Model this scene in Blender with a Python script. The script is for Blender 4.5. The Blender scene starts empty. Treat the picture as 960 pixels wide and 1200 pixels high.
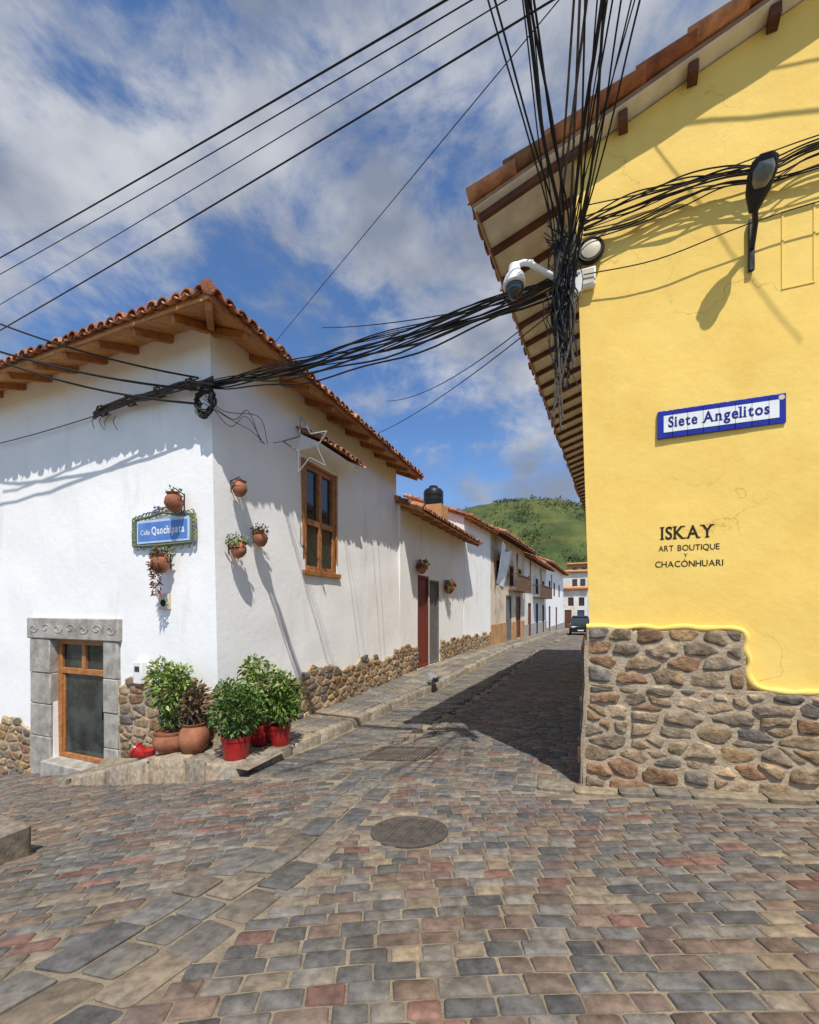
import bpy, math, random
from mathutils import Vector, noise
random.seed(11)
SC = bpy.context.scene
C = SC.collection
V = Vector
F = 486.0
TH = math.atan(190 / F)
CT, ST = math.cos(TH), math.sin(TH)
ZC = 1.65
EYE = V((0, 0, ZC))
R = random.random
U = random.uniform

def ray(px, py):
    u = (px - 480) / F
    return V((u * CT - ST, u * ST + CT, (712 - py) / F))
def atT(px, py, t): return EYE + ray(px, py) * t
def atS(px, py, s):
    d = ray(px, py); return EYE + d * (s / d.y)
def atN(px, py, n):
    d = ray(px, py); return EYE + d * (n / d.x)
def atZ(px, py, z):
    d = ray(px, py); return EYE + d * ((z - ZC) / d.z)

# ------------------------------------------------------------------ materials
def M(name, c1, c2=None, scale=5.0, rough=.85, bump=.25, bscale=None, metal=0, attr=False,
      stretch=(1, 1, 1), spec=.3, bdist=.02, lo=.35, hi=.65, extra=None):
    m = bpy.data.materials.new(name); m.use_nodes = True
    nt = m.node_tree; N = nt.nodes; L = nt.links
    b = N['Principled BSDF']
    b.inputs['Roughness'].default_value = rough
    b.inputs['Metallic'].default_value = metal
    b.inputs['Specular IOR Level'].default_value = spec
    geo = N.new('ShaderNodeNewGeometry')
    mp = N.new('ShaderNodeMapping'); mp.inputs['Scale'].default_value = stretch
    L.new(geo.outputs['Position'], mp.inputs['Vector'])
    nz = N.new('ShaderNodeTexNoise'); nz.inputs['Scale'].default_value = scale
    nz.inputs['Detail'].default_value = 8; nz.inputs['Roughness'].default_value = .6
    L.new(mp.outputs[0], nz.inputs['Vector'])
    rp = N.new('ShaderNodeValToRGB')
    rp.color_ramp.elements[0].position = lo; rp.color_ramp.elements[1].position = hi
    c2 = c2 or tuple(x * .8 for x in c1)
    rp.color_ramp.elements[0].color = (*c2, 1); rp.color_ramp.elements[1].color = (*c1, 1)
    L.new(nz.outputs['Fac'], rp.inputs['Fac'])
    col = rp.outputs['Color']
    if attr:
        at = N.new('ShaderNodeAttribute'); at.attribute_name = 'col'
        mx = N.new('ShaderNodeMix'); mx.data_type = 'RGBA'; mx.blend_type = 'MULTIPLY'
        mx.inputs[0].default_value = 1
        L.new(at.outputs['Color'], mx.inputs[6]); L.new(col, mx.inputs[7]); col = mx.outputs[2]
    if extra: col = extra(nt, geo, col)
    L.new(col, b.inputs['Base Color'])
    if bump:
        n2 = N.new('ShaderNodeTexNoise'); n2.inputs['Scale'].default_value = bscale or scale * 4
        n2.inputs['Detail'].default_value = 7; n2.inputs['Roughness'].default_value = .65
        L.new(mp.outputs[0], n2.inputs['Vector'])
        bp = N.new('ShaderNodeBump'); bp.inputs['Strength'].default_value = bump
        bp.inputs['Distance'].default_value = bdist
        L.new(n2.outputs['Fac'], bp.inputs['Height']); L.new(bp.outputs['Normal'], b.inputs['Normal'])
    return m

def stain(tint, scale, stretch, lo, hi, amount, blend='MULTIPLY'):
    def f(nt, geo, col):
        N = nt.nodes; L = nt.links
        mp = N.new('ShaderNodeMapping'); mp.inputs['Scale'].default_value = stretch
        L.new(geo.outputs['Position'], mp.inputs['Vector'])
        nz = N.new('ShaderNodeTexNoise'); nz.inputs['Scale'].default_value = scale; nz.inputs['Detail'].default_value = 9
        nz.inputs['Roughness'].default_value = .65
        L.new(mp.outputs[0], nz.inputs['Vector'])
        mr = N.new('ShaderNodeMapRange'); mr.inputs[1].default_value = lo; mr.inputs[2].default_value = hi
        mr.inputs[4].default_value = amount
        L.new(nz.outputs['Fac'], mr.inputs[0])
        mx = N.new('ShaderNodeMix'); mx.data_type = 'RGBA'; mx.blend_type = blend
        L.new(mr.outputs[0], mx.inputs[0]); L.new(col, mx.inputs[6]); mx.inputs[7].default_value = (*tint, 1)
        return mx.outputs[2]
    return f
def cracks(tint, scale):
    def f(nt, geo, col):
        N = nt.nodes; L = nt.links
        nz = N.new('ShaderNodeTexNoise'); nz.inputs['Scale'].default_value = 2.5; nz.inputs['Detail'].default_value = 5
        L.new(geo.outputs['Position'], nz.inputs['Vector'])
        mxv = N.new('ShaderNodeMix'); mxv.data_type = 'RGBA'; mxv.blend_type = 'ADD'; mxv.inputs[0].default_value = .9
        L.new(geo.outputs['Position'], mxv.inputs[6]); L.new(nz.outputs['Color'], mxv.inputs[7])
        vo = N.new('ShaderNodeTexVoronoi'); vo.feature = 'DISTANCE_TO_EDGE'; vo.inputs['Scale'].default_value = scale
        L.new(mxv.outputs[2], vo.inputs['Vector'])
        mr = N.new('ShaderNodeMapRange'); mr.inputs[1].default_value = .0; mr.inputs[2].default_value = .006
        mr.inputs[3].default_value = 1; mr.inputs[4].default_value = 0
        L.new(vo.outputs['Distance'], mr.inputs[0])
        n2 = N.new('ShaderNodeTexNoise'); n2.inputs['Scale'].default_value = .9
        L.new(geo.outputs['Position'], n2.inputs['Vector'])
        m2 = N.new('ShaderNodeMapRange'); m2.inputs[1].default_value = .48; m2.inputs[2].default_value = .62; m2.inputs[4].default_value = .75
        L.new(n2.outputs['Fac'], m2.inputs[0])
        mu = N.new('ShaderNodeMath'); mu.operation = 'MULTIPLY'
        L.new(mr.outputs[0], mu.inputs[0]); L.new(m2.outputs[0], mu.inputs[1])
        mx = N.new('ShaderNodeMix'); mx.data_type = 'RGBA'; mx.blend_type = 'MULTIPLY'
        L.new(mu.outputs[0], mx.inputs[0]); L.new(col, mx.inputs[6]); mx.inputs[7].default_value = (*tint, 1)
        return stain((.86, .75, .52), 1.3, (1, 1, .45), .50, .75, .6)(nt, geo, mx.outputs[2])
    return f

m_white = M('white plaster', (.93, .92, .90), (.87, .86, .84), 1.2, .9, .3, 9, bdist=.02,
            extra=stain((.62, .57, .50), 2.2, (1, 1, .22), .56, .8, .5))
m_yellow = M('yellow plaster', (.93, .655, .175), (.89, .59, .14), 1.4, .85, .28, 5, bdist=.025, extra=cracks((.5, .38, .24), .8))
m_stone = M('stone', (1.2, 1.17, 1.12), (.55, .52, .48), 13, .9, .8, 34, attr=True, bdist=.03, spec=.15,
            extra=stain((1.35, 1.2, .95), 5, (1, 1, 1), .5, .7, .7))
m_sett = M('paving stone', (1.2, 1.18, 1.15), (.60, .60, .60), 16, .78, .6, 50, attr=True, bdist=.008, spec=.22,
           extra=stain((1.42, 1.27, 1.04), 1.6, (1, 1, 1), .44, .72, .8))
m_mortar = M('earth mortar', (.54, .43, .29), (.36, .28, .19), 12, .95, .8, 45)
m_dirt = M('road bed earth', (.33, .27, .19), (.18, .145, .105), 5, .95, .7, 45)
m_soil = M('potting soil', (.08, .055, .04), (.04, .03, .02), 20, .95, .7, 45)
m_ground = M('ground earth', (.16, .15, .08), (.08, .09, .04), .05, .95, .2)
m_tile = M('roof tile', (1.2, 1.15, 1.1), (.55, .52, .5), 7, .85, .5, 30, attr=True)
m_wood = M('varnished timber', (.48, .20, .06), (.28, .11, .035), 4, .5, .25, 20, stretch=(3, 3, 3), spec=.4)
m_plank = M('soffit planks', (.66, .34, .12), (.44, .20, .07), 3, .6, .3, 12, stretch=(4, .6, 4))
m_dwood = M('dark red timber', (.17, .065, .04), (.09, .035, .025), 5, .7, .3, 20)
m_bwood = M('brown balcony timber', (.20, .12, .07), (.11, .065, .04), 5, .7, .3, 20)
m_verge = M('sunbleached timber', (.46, .27, .15), (.30, .165, .09), 6, .8, .3, 25)
m_pale = M('pale limed boards', (.90, .87, .80), (.72, .67, .58), 5, .9, .3, 20)
m_glass = M('dark glass', (.035, .042, .045), (.02, .025, .03), 2, .06, 0, spec=.8)
m_glass2 = M('door glass', (.05, .065, .062), (.018, .022, .022), 2.2, .05, 0, spec=.5, lo=.42, hi=.58)
m_cut = M('cut grey stone', (.46, .43, .38), (.26, .24, .21), 6, .85, .5, 35)
m_cable = M('black cable', (.014, .014, .015), None, 5, .55, 0)
m_gcable = M('weathered cable', (.13, .105, .08), (.05, .04, .032), 30, .8, .3, 60)
m_terra = M('terracotta', (.42, .17, .085), (.22, .08, .045), 6, .75, .3, 30)
m_redpot = M('red glazed pot', (.42, .022, .02), (.30, .012, .014), 4, .28, .08, 20, spec=.5)
m_leaf = M('leaf', (1.15, 1.15, 1.1), (.75, .75, .75), 8, .5, 0, attr=True, spec=.35)
m_bark = M('stems', (.12, .075, .04), (.06, .04, .025), 20, .9, .3)
m_blue = M('blue enamel tile', (.02, .03, .33), (.014, .02, .25), 6, .2, .05, spec=.5)
m_wtile = M('white enamel tile', (.86, .86, .82), (.78, .78, .75), 5, .2, .05, spec=.5)
m_ltile = M('mid blue enamel tile', (.12, .25, .60), (.08, .19, .50), 5, .2, .05, spec=.5)
m_lrim = M('pale blue enamel rim', (.55, .66, .82), (.42, .54, .74), 5, .25, .05, spec=.5)
m_blackpaint = M('black paint', (.03, .022, .01), None, 10, .8, .1)
m_bluepaint = M('blue lettering paint', (.02, .025, .22), None, 10, .3, 0)
m_palepaint = M('white lettering paint', (.86, .87, .88), None, 10, .3, 0)
m_iron = M('wrought iron', (.02, .018, .017), (.035, .022, .015), 20, .6, .2, metal=.6)
m_rust = M('worn cast iron', (.12, .10, .085), (.065, .055, .048), 14, .75, .5, 40, metal=.1)
m_plastic = M('white plastic', (.82, .82, .80), (.76, .76, .74), 4, .35, 0, spec=.5)
m_cream = M('cream plastic', (.66, .59, .44), (.54, .48, .36), 6, .45, .05)
m_lampg = M('grey lamp metal', (.04, .04, .042), (.025, .025, .027), 6, .45, .1, metal=.5)
m_lens = M('lamp lens', (.17, .18, .185), (.10, .11, .115), 8, .12, .05, spec=.6)
m_tank = M('black polyethylene', (.012, .013, .015), None, 4, .4, .05)
m_redwood = M('red brown door', (.22, .045, .025), (.14, .03, .018), 6, .6, .2, stretch=(4, 4, .6))
m_greywood = M('grey weathered wood', (.20, .19, .175), (.10, .095, .09), 6, .8, .3, stretch=(5, 5, .5))
m_bluewood = M('blue painted wood', (.05, .09, .19), (.03, .05, .11), 6, .7, .2, stretch=(4, 4, .6))
m_ochre = M('ochre plaster', (.55, .30, .13), (.38, .20, .085), 2, .9, .3, 12)
m_tan = M('bare adobe wall', (.66, .55, .42), (.38, .27, .18), .9, .95, .5, 10, lo=.36, hi=.52)
m_cwhite = M('old white plaster', (.80, .77, .71), (.58, .52, .45), .8, .9, .3, 12)
m_tarp = M('white tarpaulin', (.84, .84, .85), (.66, .67, .70), 3, .5, .3, 8)
m_carpaint = M('dark car paint', (.015, .018, .022), None, 3, .2, 0, metal=.3, spec=.6)
m_rubber = M('rubber', (.015, .015, .015), None, 3, .9, .1)
m_rim = M('wheel rim metal', (.4, .4, .42), None, 3, .35, 0, metal=.9)
m_lightg = M('headlight glass', (.7, .7, .72), None, 3, .1, 0, spec=.8)
m_feather = M('pigeon feather', (1, 1, 1), (.75, .75, .78), 30, .7, .2, attr=True)
m_hill = M('hill grass', (.085, .105, .03), (.032, .055, .017), .03, .95, .6, .15, bdist=1.5, lo=.40, hi=.60,
           extra=stain((1.7, 1.15, .8), .03, (.5, .5, 6), .55, .62, .7))
m_star = M('silver star tubing', (.30, .31, .32), None, 4, .4, 0, metal=.2)
m_gold = M('ornament glaze', (1, 1, 1), (.7, .7, .7), 20, .35, .2, attr=True)

# ------------------------------------------------------------------ mesh builder
ORG = {}
class MB:
    def __init__(s): s.v = []; s.f = []; s.m = []; s.c = []
    def add(s, vs, fs, mi=0, col=(1, 1, 1)):
        b = len(s.v)
        s.v += [tuple(x) for x in vs]; s.c += [col] * len(vs)
        s.f += [tuple(b + i for i in f) for f in fs]; s.m += [mi] * len(fs)
    def quad(s, a, b, c, d, mi=0, col=(1, 1, 1)): s.add([a, b, c, d], [(0, 1, 2, 3)], mi, col)
    def obox(s, c, ax, ay, az, mi=0, col=(1, 1, 1)):
        vs = [c + ax * i + ay * j + az * k for i in (-1, 1) for j in (-1, 1) for k in (-1, 1)]
        s.add(vs, [(0, 1, 3, 2), (4, 6, 7, 5), (0, 4, 5, 1), (2, 3, 7, 6), (0, 2, 6, 4), (1, 5, 7, 3)], mi, col)
    def box(s, lo, hi, mi=0, col=(1, 1, 1)):
        lo, hi = V(lo), V(hi); h = (hi - lo) / 2
        s.obox((lo + hi) / 2, V((h.x, 0, 0)), V((0, h.y, 0)), V((0, 0, h.z)), mi, col)
    def beam(s, p, q, w, h, mi=0, up=V((0, 0, 1))):
        p, q = V(p), V(q); d = (q - p) / 2; a = d.normalized()
        x = a.cross(up).normalized(); z = x.cross(a).normalized()
        s.obox((p + q) / 2, d, x * w / 2, z * h / 2, mi)
    def tube(s, pts, r, seg=6, mi=0, col=(1, 1, 1), closed=False):
        n = len(pts); vs = []; up = None
        for i in range(n):
            if closed: d = pts[(i + 1) % n] - pts[i - 1]
            else: d = pts[min(i + 1, n - 1)] - pts[max(i - 1, 0)]
            d = d.normalized() if d.length > 1e-9 else V((0, 0, 1))
            if up is None: up = V((0, 0, 1)) if abs(d.z) < .9 else V((1, 0, 0))
            x = d.cross(up)
            if x.length < 1e-4: x = d.cross(V((.3, 1, .2)))
            x.normalize(); z = x.cross(d).normalized(); up = z
            rr = r[i] if isinstance(r, (list, tuple)) else r
            for k in range(seg):
                a = 2 * math.pi * k / seg
                vs.append(pts[i] + x * (rr * math.cos(a)) + z * (rr * math.sin(a)))
        fs = []
        for i in range(n if closed else n - 1):
            j = (i + 1) % n
            for k in range(seg):
                k2 = (k + 1) % seg
                fs.append((i * seg + k, i * seg + k2, j * seg + k2, j * seg + k))
        if not closed:
            fs.append(tuple(range(seg - 1, -1, -1))); fs.append(tuple((n - 1) * seg + k for k in range(seg)))
        s.add(vs, fs, mi, col)
    def lathe(s, prof, c, seg=18, mi=0, col=(1, 1, 1), ax=None):
        c = V(c); ax = (ax or V((0, 0, 1))).normalized()
        x = ax.cross(V((0, 1, 0)) if abs(ax.y) < .9 else V((1, 0, 0))).normalized(); y = ax.cross(x)
        vs = []; n = len(prof)
        for r, z in prof:
            for k in range(seg):
                a = 2 * math.pi * k / seg
                vs.append(c + ax * z + x * (r * math.cos(a)) + y * (r * math.sin(a)))
        fs = [(i * seg + k, i * seg + (k + 1) % seg, (i + 1) * seg + (k + 1) % seg, (i + 1) * seg + k) for i in range(n - 1) for k in range(seg)]
        fs.append(tuple(range(seg - 1, -1, -1))); fs.append(tuple((n - 1) * seg + k for k in range(seg)))
        s.add(vs, fs, mi, col)
    def ell(s, c, rx, ry, rz, seg=12, rings=8, mi=0, col=(1, 1, 1)):
        prof = [(max(.02, math.sin(math.pi * i / rings)), -math.cos(math.pi * i / rings)) for i in range(rings + 1)]
        t = MB(); t.lathe(prof, (0, 0, 0), seg)
        s.add([V((c[0] + v[0] * rx, c[1] + v[1] * ry, c[2] + v[2] * rz)) for v in t.v], t.f, mi, col)
    def prism(s, poly, d, mi=0, col=(1, 1, 1)):
        n = len(poly)
        vs = [V(p) for p in poly] + [V(p) + d for p in poly]
        fs = [tuple(range(n)), tuple(range(2 * n - 1, n - 1, -1))] + [(i, (i + 1) % n, n + (i + 1) % n, n + i) for i in range(n)]
        s.add(vs, fs, mi, col)
    def build(s, name, mats, parent=None, ang=40, bevel=0, loc=None):
        if not isinstance(mats, (list, tuple)): mats = [mats]
        if parent is not None: o0 = ORG[parent.name]
        elif loc is not None: o0 = V(loc)
        else:
            xs = [p[0] for p in s.v]; ys = [p[1] for p in s.v]; zs = [p[2] for p in s.v]
            o0 = V(((min(xs) + max(xs)) / 2, (min(ys) + max(ys)) / 2, min(zs)))
        me = bpy.data.meshes.new(name)
        me.from_pydata([(p[0] - o0.x, p[1] - o0.y, p[2] - o0.z) for p in s.v], [], s.f)
        for m in mats: me.materials.append(m)
        if len(mats) > 1: me.polygons.foreach_set('material_index', s.m)
        at = me.attributes.new('col', 'FLOAT_COLOR', 'POINT')
        flat = []
        for c in s.c: flat += [c[0], c[1], c[2], 1.0]
        at.data.foreach_set('color', flat)
        me.polygons.foreach_set('use_smooth', [True] * len(me.polygons))
        me.set_sharp_from_angle(angle=math.radians(ang))
        me.update()
        o = bpy.data.objects.new(name, me); C.objects.link(o)
        if parent is not None: o.parent = parent
        else: o.location = o0
        ORG[o.name] = o0
        if bevel:
            b = o.modifiers.new('bevel', 'BEVEL'); b.width = bevel; b.segments = 2; b.limit_method = 'ANGLE'
        return o

def thing(name, label, cat, loc, group=None):
    o = bpy.data.objects.new(name, None); C.objects.link(o); o.location = loc
    o.empty_display_size = .2
    o['label'] = label; o['category'] = cat
    if group: o['group'] = group
    ORG[o.name] = V(loc); return o
def tag(o, label, cat, group=None):
    o['label'] = label; o['category'] = cat
    if group: o['group'] = group
    return o
def struct(o, label, cat='ground'):
    o['kind'] = 'structure'; o['label'] = label; o['category'] = cat; return o

# ------------------------------------------------------------------ terrain functions
def pl(x, tab):
    if x <= tab[0][0]: return tab[0][1]
    for (a, b), (c, d) in zip(tab, tab[1:]):
        if x <= c: return b + (d - b) * (x - a) / (c - a)
    return tab[-1][1]
CZ = [(-16, -2.3), (-10, -1.50), (-8.6, -1.24), (-7.2, -1.02), (-5.2, -.68), (-3.7, -.40), (-1.5, -.12), (.2, 0), (1.8, .2), (6, .75)]
LS = [(4.5, -.42), (6.7, -.53), (12, -.50), (22, -.50), (42, -.80), (58, -1.25), (90, -2.2)]
RS = [(4.5, 0), (8, -.25), (12, -.42), (22, -.48), (42, -.80), (58, -1.25), (90, -2.2)]
TILT = .12
def G(n, s):
    cz = pl(n, CZ) + TILT * max(0, min(6, 3.9 - s))
    k = min(1, max(0, (n + 3.6) / 3.8)); st = pl(s, LS) * (1 - k) + pl(s, RS) * k
    w = min(1, max(0, (s - 3.9) / 1.3)); w = w * w * (3 - 2 * w)
    if n < -7: w *= max(0, min(1, (s - 5) / 1.0))
    return cz * (1 - w) + st * w + .012 * noise.noise(V((n * .9, s * .9, 0)))
def atG(px, py):
    d = ray(px, py); t = .3
    while t < 60:
        p = EYE + d * t
        if p.z <= G(p.x, p.y): return p
        t += .01
    return EYE + d * t
def SWE(s):   # outer edge of the sidewalk in the lane
    return pl(s, [(3.9, -3.66), (6.7, -3.64), (10.6, -3.25), (22, -2.9), (42, -1.3), (60, -.2)])
def SWZ(n, s):
    a = pl(n, [(-9.2, -1.30), (-7.3, -.96), (-6.6, -.78), (-5.3, -.38), (-4.9, -.29), (-3.6, -.26)])
    b = pl(s, [(4.4, -.26), (6.5, -.38), (12, -.33), (22, -.35), (42, -.66), (60, -1.12)])
    return a if s < 4.5 else b
def WLINE(s): return pl(s, [(4.5, -4.66), (11.2, -4.66), (18, -4.45), (22, -4.0), (42, -2.35), (58.6, -1.1)])

def stone(mb, cs, th, col, gap=.005, rc=.006, rnd=.0025, inset=.008, mi=0, drop=.006, var=.2):
    c = (cs[0] + cs[1] + cs[2] + cs[3]) / 4
    dz = U(-rnd, rnd); tx, ty = U(-.025, .025), U(-.025, .025)
    o = []
    for i in range(4):
        p = cs[i]; a = (cs[i - 1] - p).normalized(); b = (cs[(i + 1) % 4] - p).normalized()
        r = rc * U(.5, 1.9)
        q = p + a * (gap * U(.5, 1.9)) + b * (gap * U(.5, 1.9))
        o += [q + a * r, q + (a + b) * (r * .28), q + b * r]
    vs = []
    for p in o: vs.append(p + V((0, 0, -th)))
    for p in o: vs.append(p + V((0, 0, dz - drop)))
    for p in o:
        q = p + (c - p).normalized() * inset * U(.6, 1.4)
        vs.append(q + V((0, 0, dz + (q.x - c.x) * tx + (q.y - c.y) * ty)))
    vs.append(c + V((0, 0, dz + U(-.002, .003))))
    n = len(o)
    fs = [(i, (i + 1) % n, n + (i + 1) % n, n + i) for i in range(n)]
    fs += [(n + i, n + (i + 1) % n, 2 * n + (i + 1) % n, 2 * n + i) for i in range(n)]
    fs += [(2 * n + i, 2 * n + (i + 1) % n, 3 * n) for i in range(n)]
    k = U(1 - var, 1 + var)
    mb.add(vs, fs, mi, (col[0] * k, col[1] * k, col[2] * k))

PAL = [(.135, .130, .126)] * 6 + [(.18, .168, .154)] * 5 + [(.105, .104, .106)] * 4 + [(.195, .115, .096)] * 2 + [(.175, .132, .108)] * 5 + [(.22, .185, .143)] * 3 + [(.155, .118, .104)] * 3
PALG = [(.135, .132, .128)] * 5 + [(.17, .162, .15)] * 4 + [(.11, .11, .112)] * 2 + [(.18, .155, .128)] * 4

# ground sheet
mb = MB(); mb.quad((-2500, -2500, -3.2), (2500, -2500, -3.2), (2500, 2500, -3.2), (-2500, 2500, -3.2))
struct(mb.build('ground', m_ground, loc=(0, 0, -3.2)), 'bare earth ground reaching to the horizon')

# road: earth bed plus every paving stone in one sheet
MH = atG(480, 974); MHR = .28
GR = (-2.50, -1.72, 4.72, 5.40)     # drain grate
rb = MB()
ns = [-34, -24, -16, -13] + [-12 + .25 * i for i in range(70)] + [7, 14]
ss = [-9, -6, -4, -2, -1] + [-.5 + .2 * i for i in range(32)] + [6 + .5 * i for i in range(13)] + [13 + 2 * i for i in range(42)]
def bedz(n, s):
    d = .009
    if s > 5.5 and abs(n - (SWE(s) + 1.28)) < .14: d = .06
    return G(n, s) - d
vs = [V((n, s, bedz(n, s))) for s in ss for n in ns]
W = len(ns)
rb.add(vs, [(j * W + i, j * W + i + 1, (j + 1) * W + i + 1, (j + 1) * W + i) for j in range(len(ss) - 1) for i in range(W - 1)], 0)
def skip(n, s):
    if (n - MH.x) ** 2 + (s - MH.y) ** 2 < (MHR + .03) ** 2: return True
    if GR[0] - .05 < n < GR[1] + .05 and GR[2] - .05 < s < GR[3] + .05: return True
    return False
ba, bb = atG(120, 1140), atG(335, 1000)
def bc(s): return pl(s, [(-2, ba.x - .3), (ba.y, ba.x), (bb.y, bb.x), (4.7, -2.1)])
BW = .33
def band(n, s): return abs(n - bc(s)) < BW and s < 4.66
cx, cy = 3.64, -8.07
r = 7.4
while r < 20:
    dr = U(.083, .100)
    ph = -.30 + U(0, .02)
    while ph < 1.3:
        big = 1.0 if ph < .50 else 1.15
        da = U(.125, .20) * big / r
        pm = ph + da / 2; rm = r + dr / 2
        n = cx - rm * math.sin(pm); s = cy + rm * math.cos(pm)
        ok = -12 < n < 4.5 and -.3 < s < 3.93
        if n < -7.42 and s < 4.46 and s > .2 and n > -13: ok = True
        if -7.42 < n < -3.6 and s > 3.82: ok = False
        if n > -3.6 and s > 3.9: ok = False
        if ok and not skip(n, s) and not band(n, s):
            cs = []
            for rr, aa in ((r, ph + da), (r, ph), (r + dr, ph), (r + dr, ph + da)):
                x = cx - rr * math.sin(aa); y = cy + rr * math.cos(aa)
                cs.append(V((x, y, G(x, y))))
            stone(rb, cs, .05, random.choice(PAL if ph < .55 else PALG + PAL[-13:]), mi=1)
        ph += da
    r += dr
# band of larger worn slabs continuing the line of the lane's gutter
for k in range(3):
    s = -.4 + .2 * k
    wn = 2 * BW / 3
    while s < 4.6:
        ds = U(.16, .36)
        j = U(-.03, .03)
        f = lambda i, y: bc(y) - BW + wn * i
        if not skip(f(k + .5, s), s + ds / 2):
            cs = [V((x, y, G(x, y) + .003)) for x, y in ((f(k, s), s), (f(k + 1, s), s + j), (f(k + 1, s + ds), s + ds + j), (f(k, s + ds), s + ds))]
            stone(rb, cs, .06, random.choice(PALG), gap=.008, rc=.018, inset=.014, rnd=.006, mi=1)
        s += ds
s = 3.95
while s < 62:
    near = s < 26
    ds = U(.10, .13) if near else .34
    n = SWE(s) + .03
    lim = .12 if s < 4.2 else (.18 + .097 * (s - 4.2))
    lim = min(lim, 2.5)
    if s < 4.2: lim = -.2
    while n < lim:
        g = SWE(s) + 1.0
        dn = U(.26, .44) if n < g else (U(.15, .24) if near else .4)
        nm, sm = n + dn / 2, s + ds / 2
        ch = s > 5.5 and abs(nm - (SWE(s) + 1.28)) < .13
        if not ch and not skip(nm, sm) and not band(nm, sm):
            cs = [V((x, y, G(x, y))) for x, y in ((n, s), (n + dn, s), (n + dn, s + ds), (n, s + ds))]
            stone(rb, cs, .08, random.choice(PALG if n < g else PALG + PAL), gap=.0055 if near else .012, mi=1)
        n += dn
    s += ds
# strip of long slabs along the yellow house
n = -.3
while n < 5:
    dn = U(.25, .55)
    cs = [V((x, y, G(x, y) + .025)) for x, y in ((n, 3.98), (n + dn, 3.98), (n + dn, 4.21), (n, 4.21))]
    stone(rb, cs, .08, random.choice([(.22, .19, .15), (.19, .17, .14), (.25, .21, .155)]), rc=.03, inset=.02, rnd=.008, mi=1); n += dn
struct(rb.build('road', [m_dirt, m_sett], ang=50, loc=(0, 0, 0)), 'uneven cobbled road of grey and reddish paving stones', 'road')

# sidewalk with kerb
sb = MB()
PSW = [(.20, .19, .172)] * 4 + [(.24, .21, .172)] * 4 + [(.17, .162, .15)] * 2
PKB = [(.29, .25, .198)] * 4 + [(.24, .215, .18)] * 3 + [(.31, .265, .20)] * 2
def sw_stone(a, b, c, d, th, kerb=False):
    stone(sb, [V(a), V(b), V(c), V(d)], th, random.choice(PKB if kerb else PSW), gap=.008, rc=.03 if not kerb else .05, rnd=.01, inset=.02 if not kerb else .04, drop=.015 if not kerb else .035)
n = -7.4
while n < -3.7:
    dn = min(U(.3, .6), -3.66 - n)
    if dn < .12: break
    z = lambda x: SWZ(x, 4.0)
    zb = .6; jy = U(-.05, .03)
    sw_stone((n, 3.86 + jy, z(n)), (n + dn, 3.86 + jy, z(n + dn)), (n + dn, 4.16, z(n + dn)), (n, 4.16, z(n)), zb, True)
    sw_stone((n, 4.16, z(n)), (n + dn, 4.16, z(n + dn)), (n + dn, 4.50, z(n + dn)), (n, 4.50, z(n)), .3)
    n += dn
sb.add([V((x, 3.91, SWZ(x, 4) - .035)) for x in (-7.4, -6.6, -5.3, -4.9, -3.6)] + [V((x, 4.6, SWZ(x, 4) - .035)) for x in (-7.4, -6.6, -5.3, -4.9, -3.6)],
       [(i, i + 1, i + 6, i + 5) for i in range(4)], 1)
s = 4.16
while s < 60:
    ds = U(.35, .75)
    e0, e1 = SWE(s), SWE(s + ds); w0, w1 = WLINE(max(4.5, s)), WLINE(s + ds)
    z0, z1 = SWZ(-4, max(4.51, s)), SWZ(-4, max(4.51, s + ds))
    sw_stone((e0 - .24, s, z0), (e0, s, z0), (e1, s + ds, z1), (e1 - .24, s + ds, z1), .4, True)
    if s > 4.4:
        k = max(1, int((e0 - .24 - w0) / .36))
        for i in range(k):
            a0 = w0 + (e0 - .24 - w0) * i / k; b0 = w0 + (e0 - .24 - w0) * (i + 1) / k
            a1 = w1 + (e1 - .24 - w1) * i / k; b1 = w1 + (e1 - .24 - w1) * (i + 1) / k
            sw_stone((a0, s, z0), (b0, s, z0), (b1, s + ds, z1), (a1, s + ds, z1), .2)
    s += ds
ys = [4.2, 6.5, 9, 12, 17, 22, 30, 42, 60]
sb.add([V((SWE(y) - .05, y, SWZ(-4, max(y, 4.51)) - .035)) for y in ys] + [V((WLINE(y) - .1, y, SWZ(-4, max(y, 4.51)) - .035)) for y in ys],
       [(i, i + 1, i + 1 + len(ys), i + len(ys)) for i in range(len(ys) - 1)], 1)
struct(sb.build('sidewalk', [m_sett, m_dirt], ang=50, loc=(-4, 4, -.4)), 'raised stone sidewalk with worn kerb along the white house', 'sidewalk')

# ------------------------------------------------------------------ rubble masonry
def voro(pts, rect):
    out = []
    for i, p in enumerate(pts):
        poly = [(rect[0], rect[1]), (rect[2], rect[1]), (rect[2], rect[3]), (rect[0], rect[3])]
        nb = sorted(((q[0] - p[0]) ** 2 + (q[1] - p[1]) ** 2, j) for j, q in enumerate(pts) if j != i)[:18]
        for d, j in nb:
            q = pts[j]; mx, my = (p[0] + q[0]) / 2, (p[1] + q[1]) / 2; dx, dy = q[0] - p[0], q[1] - p[1]
            new = []
            for k in range(len(poly)):
                a, b = poly[k], poly[(k + 1) % len(poly)]
                fa = (a[0] - mx) * dx + (a[1] - my) * dy; fb = (b[0] - mx) * dx + (b[1] - my) * dy
                if fa <= 0: new.append(a)
                if fa * fb < 0:
                    t = fa / (fa - fb); new.append((a[0] + (b[0] - a[0]) * t, a[1] + (b[1] - a[1]) * t))
            poly = new
            if len(poly) < 3: break
        if len(poly) >= 3: out.append((p, poly))
    return out
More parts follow.
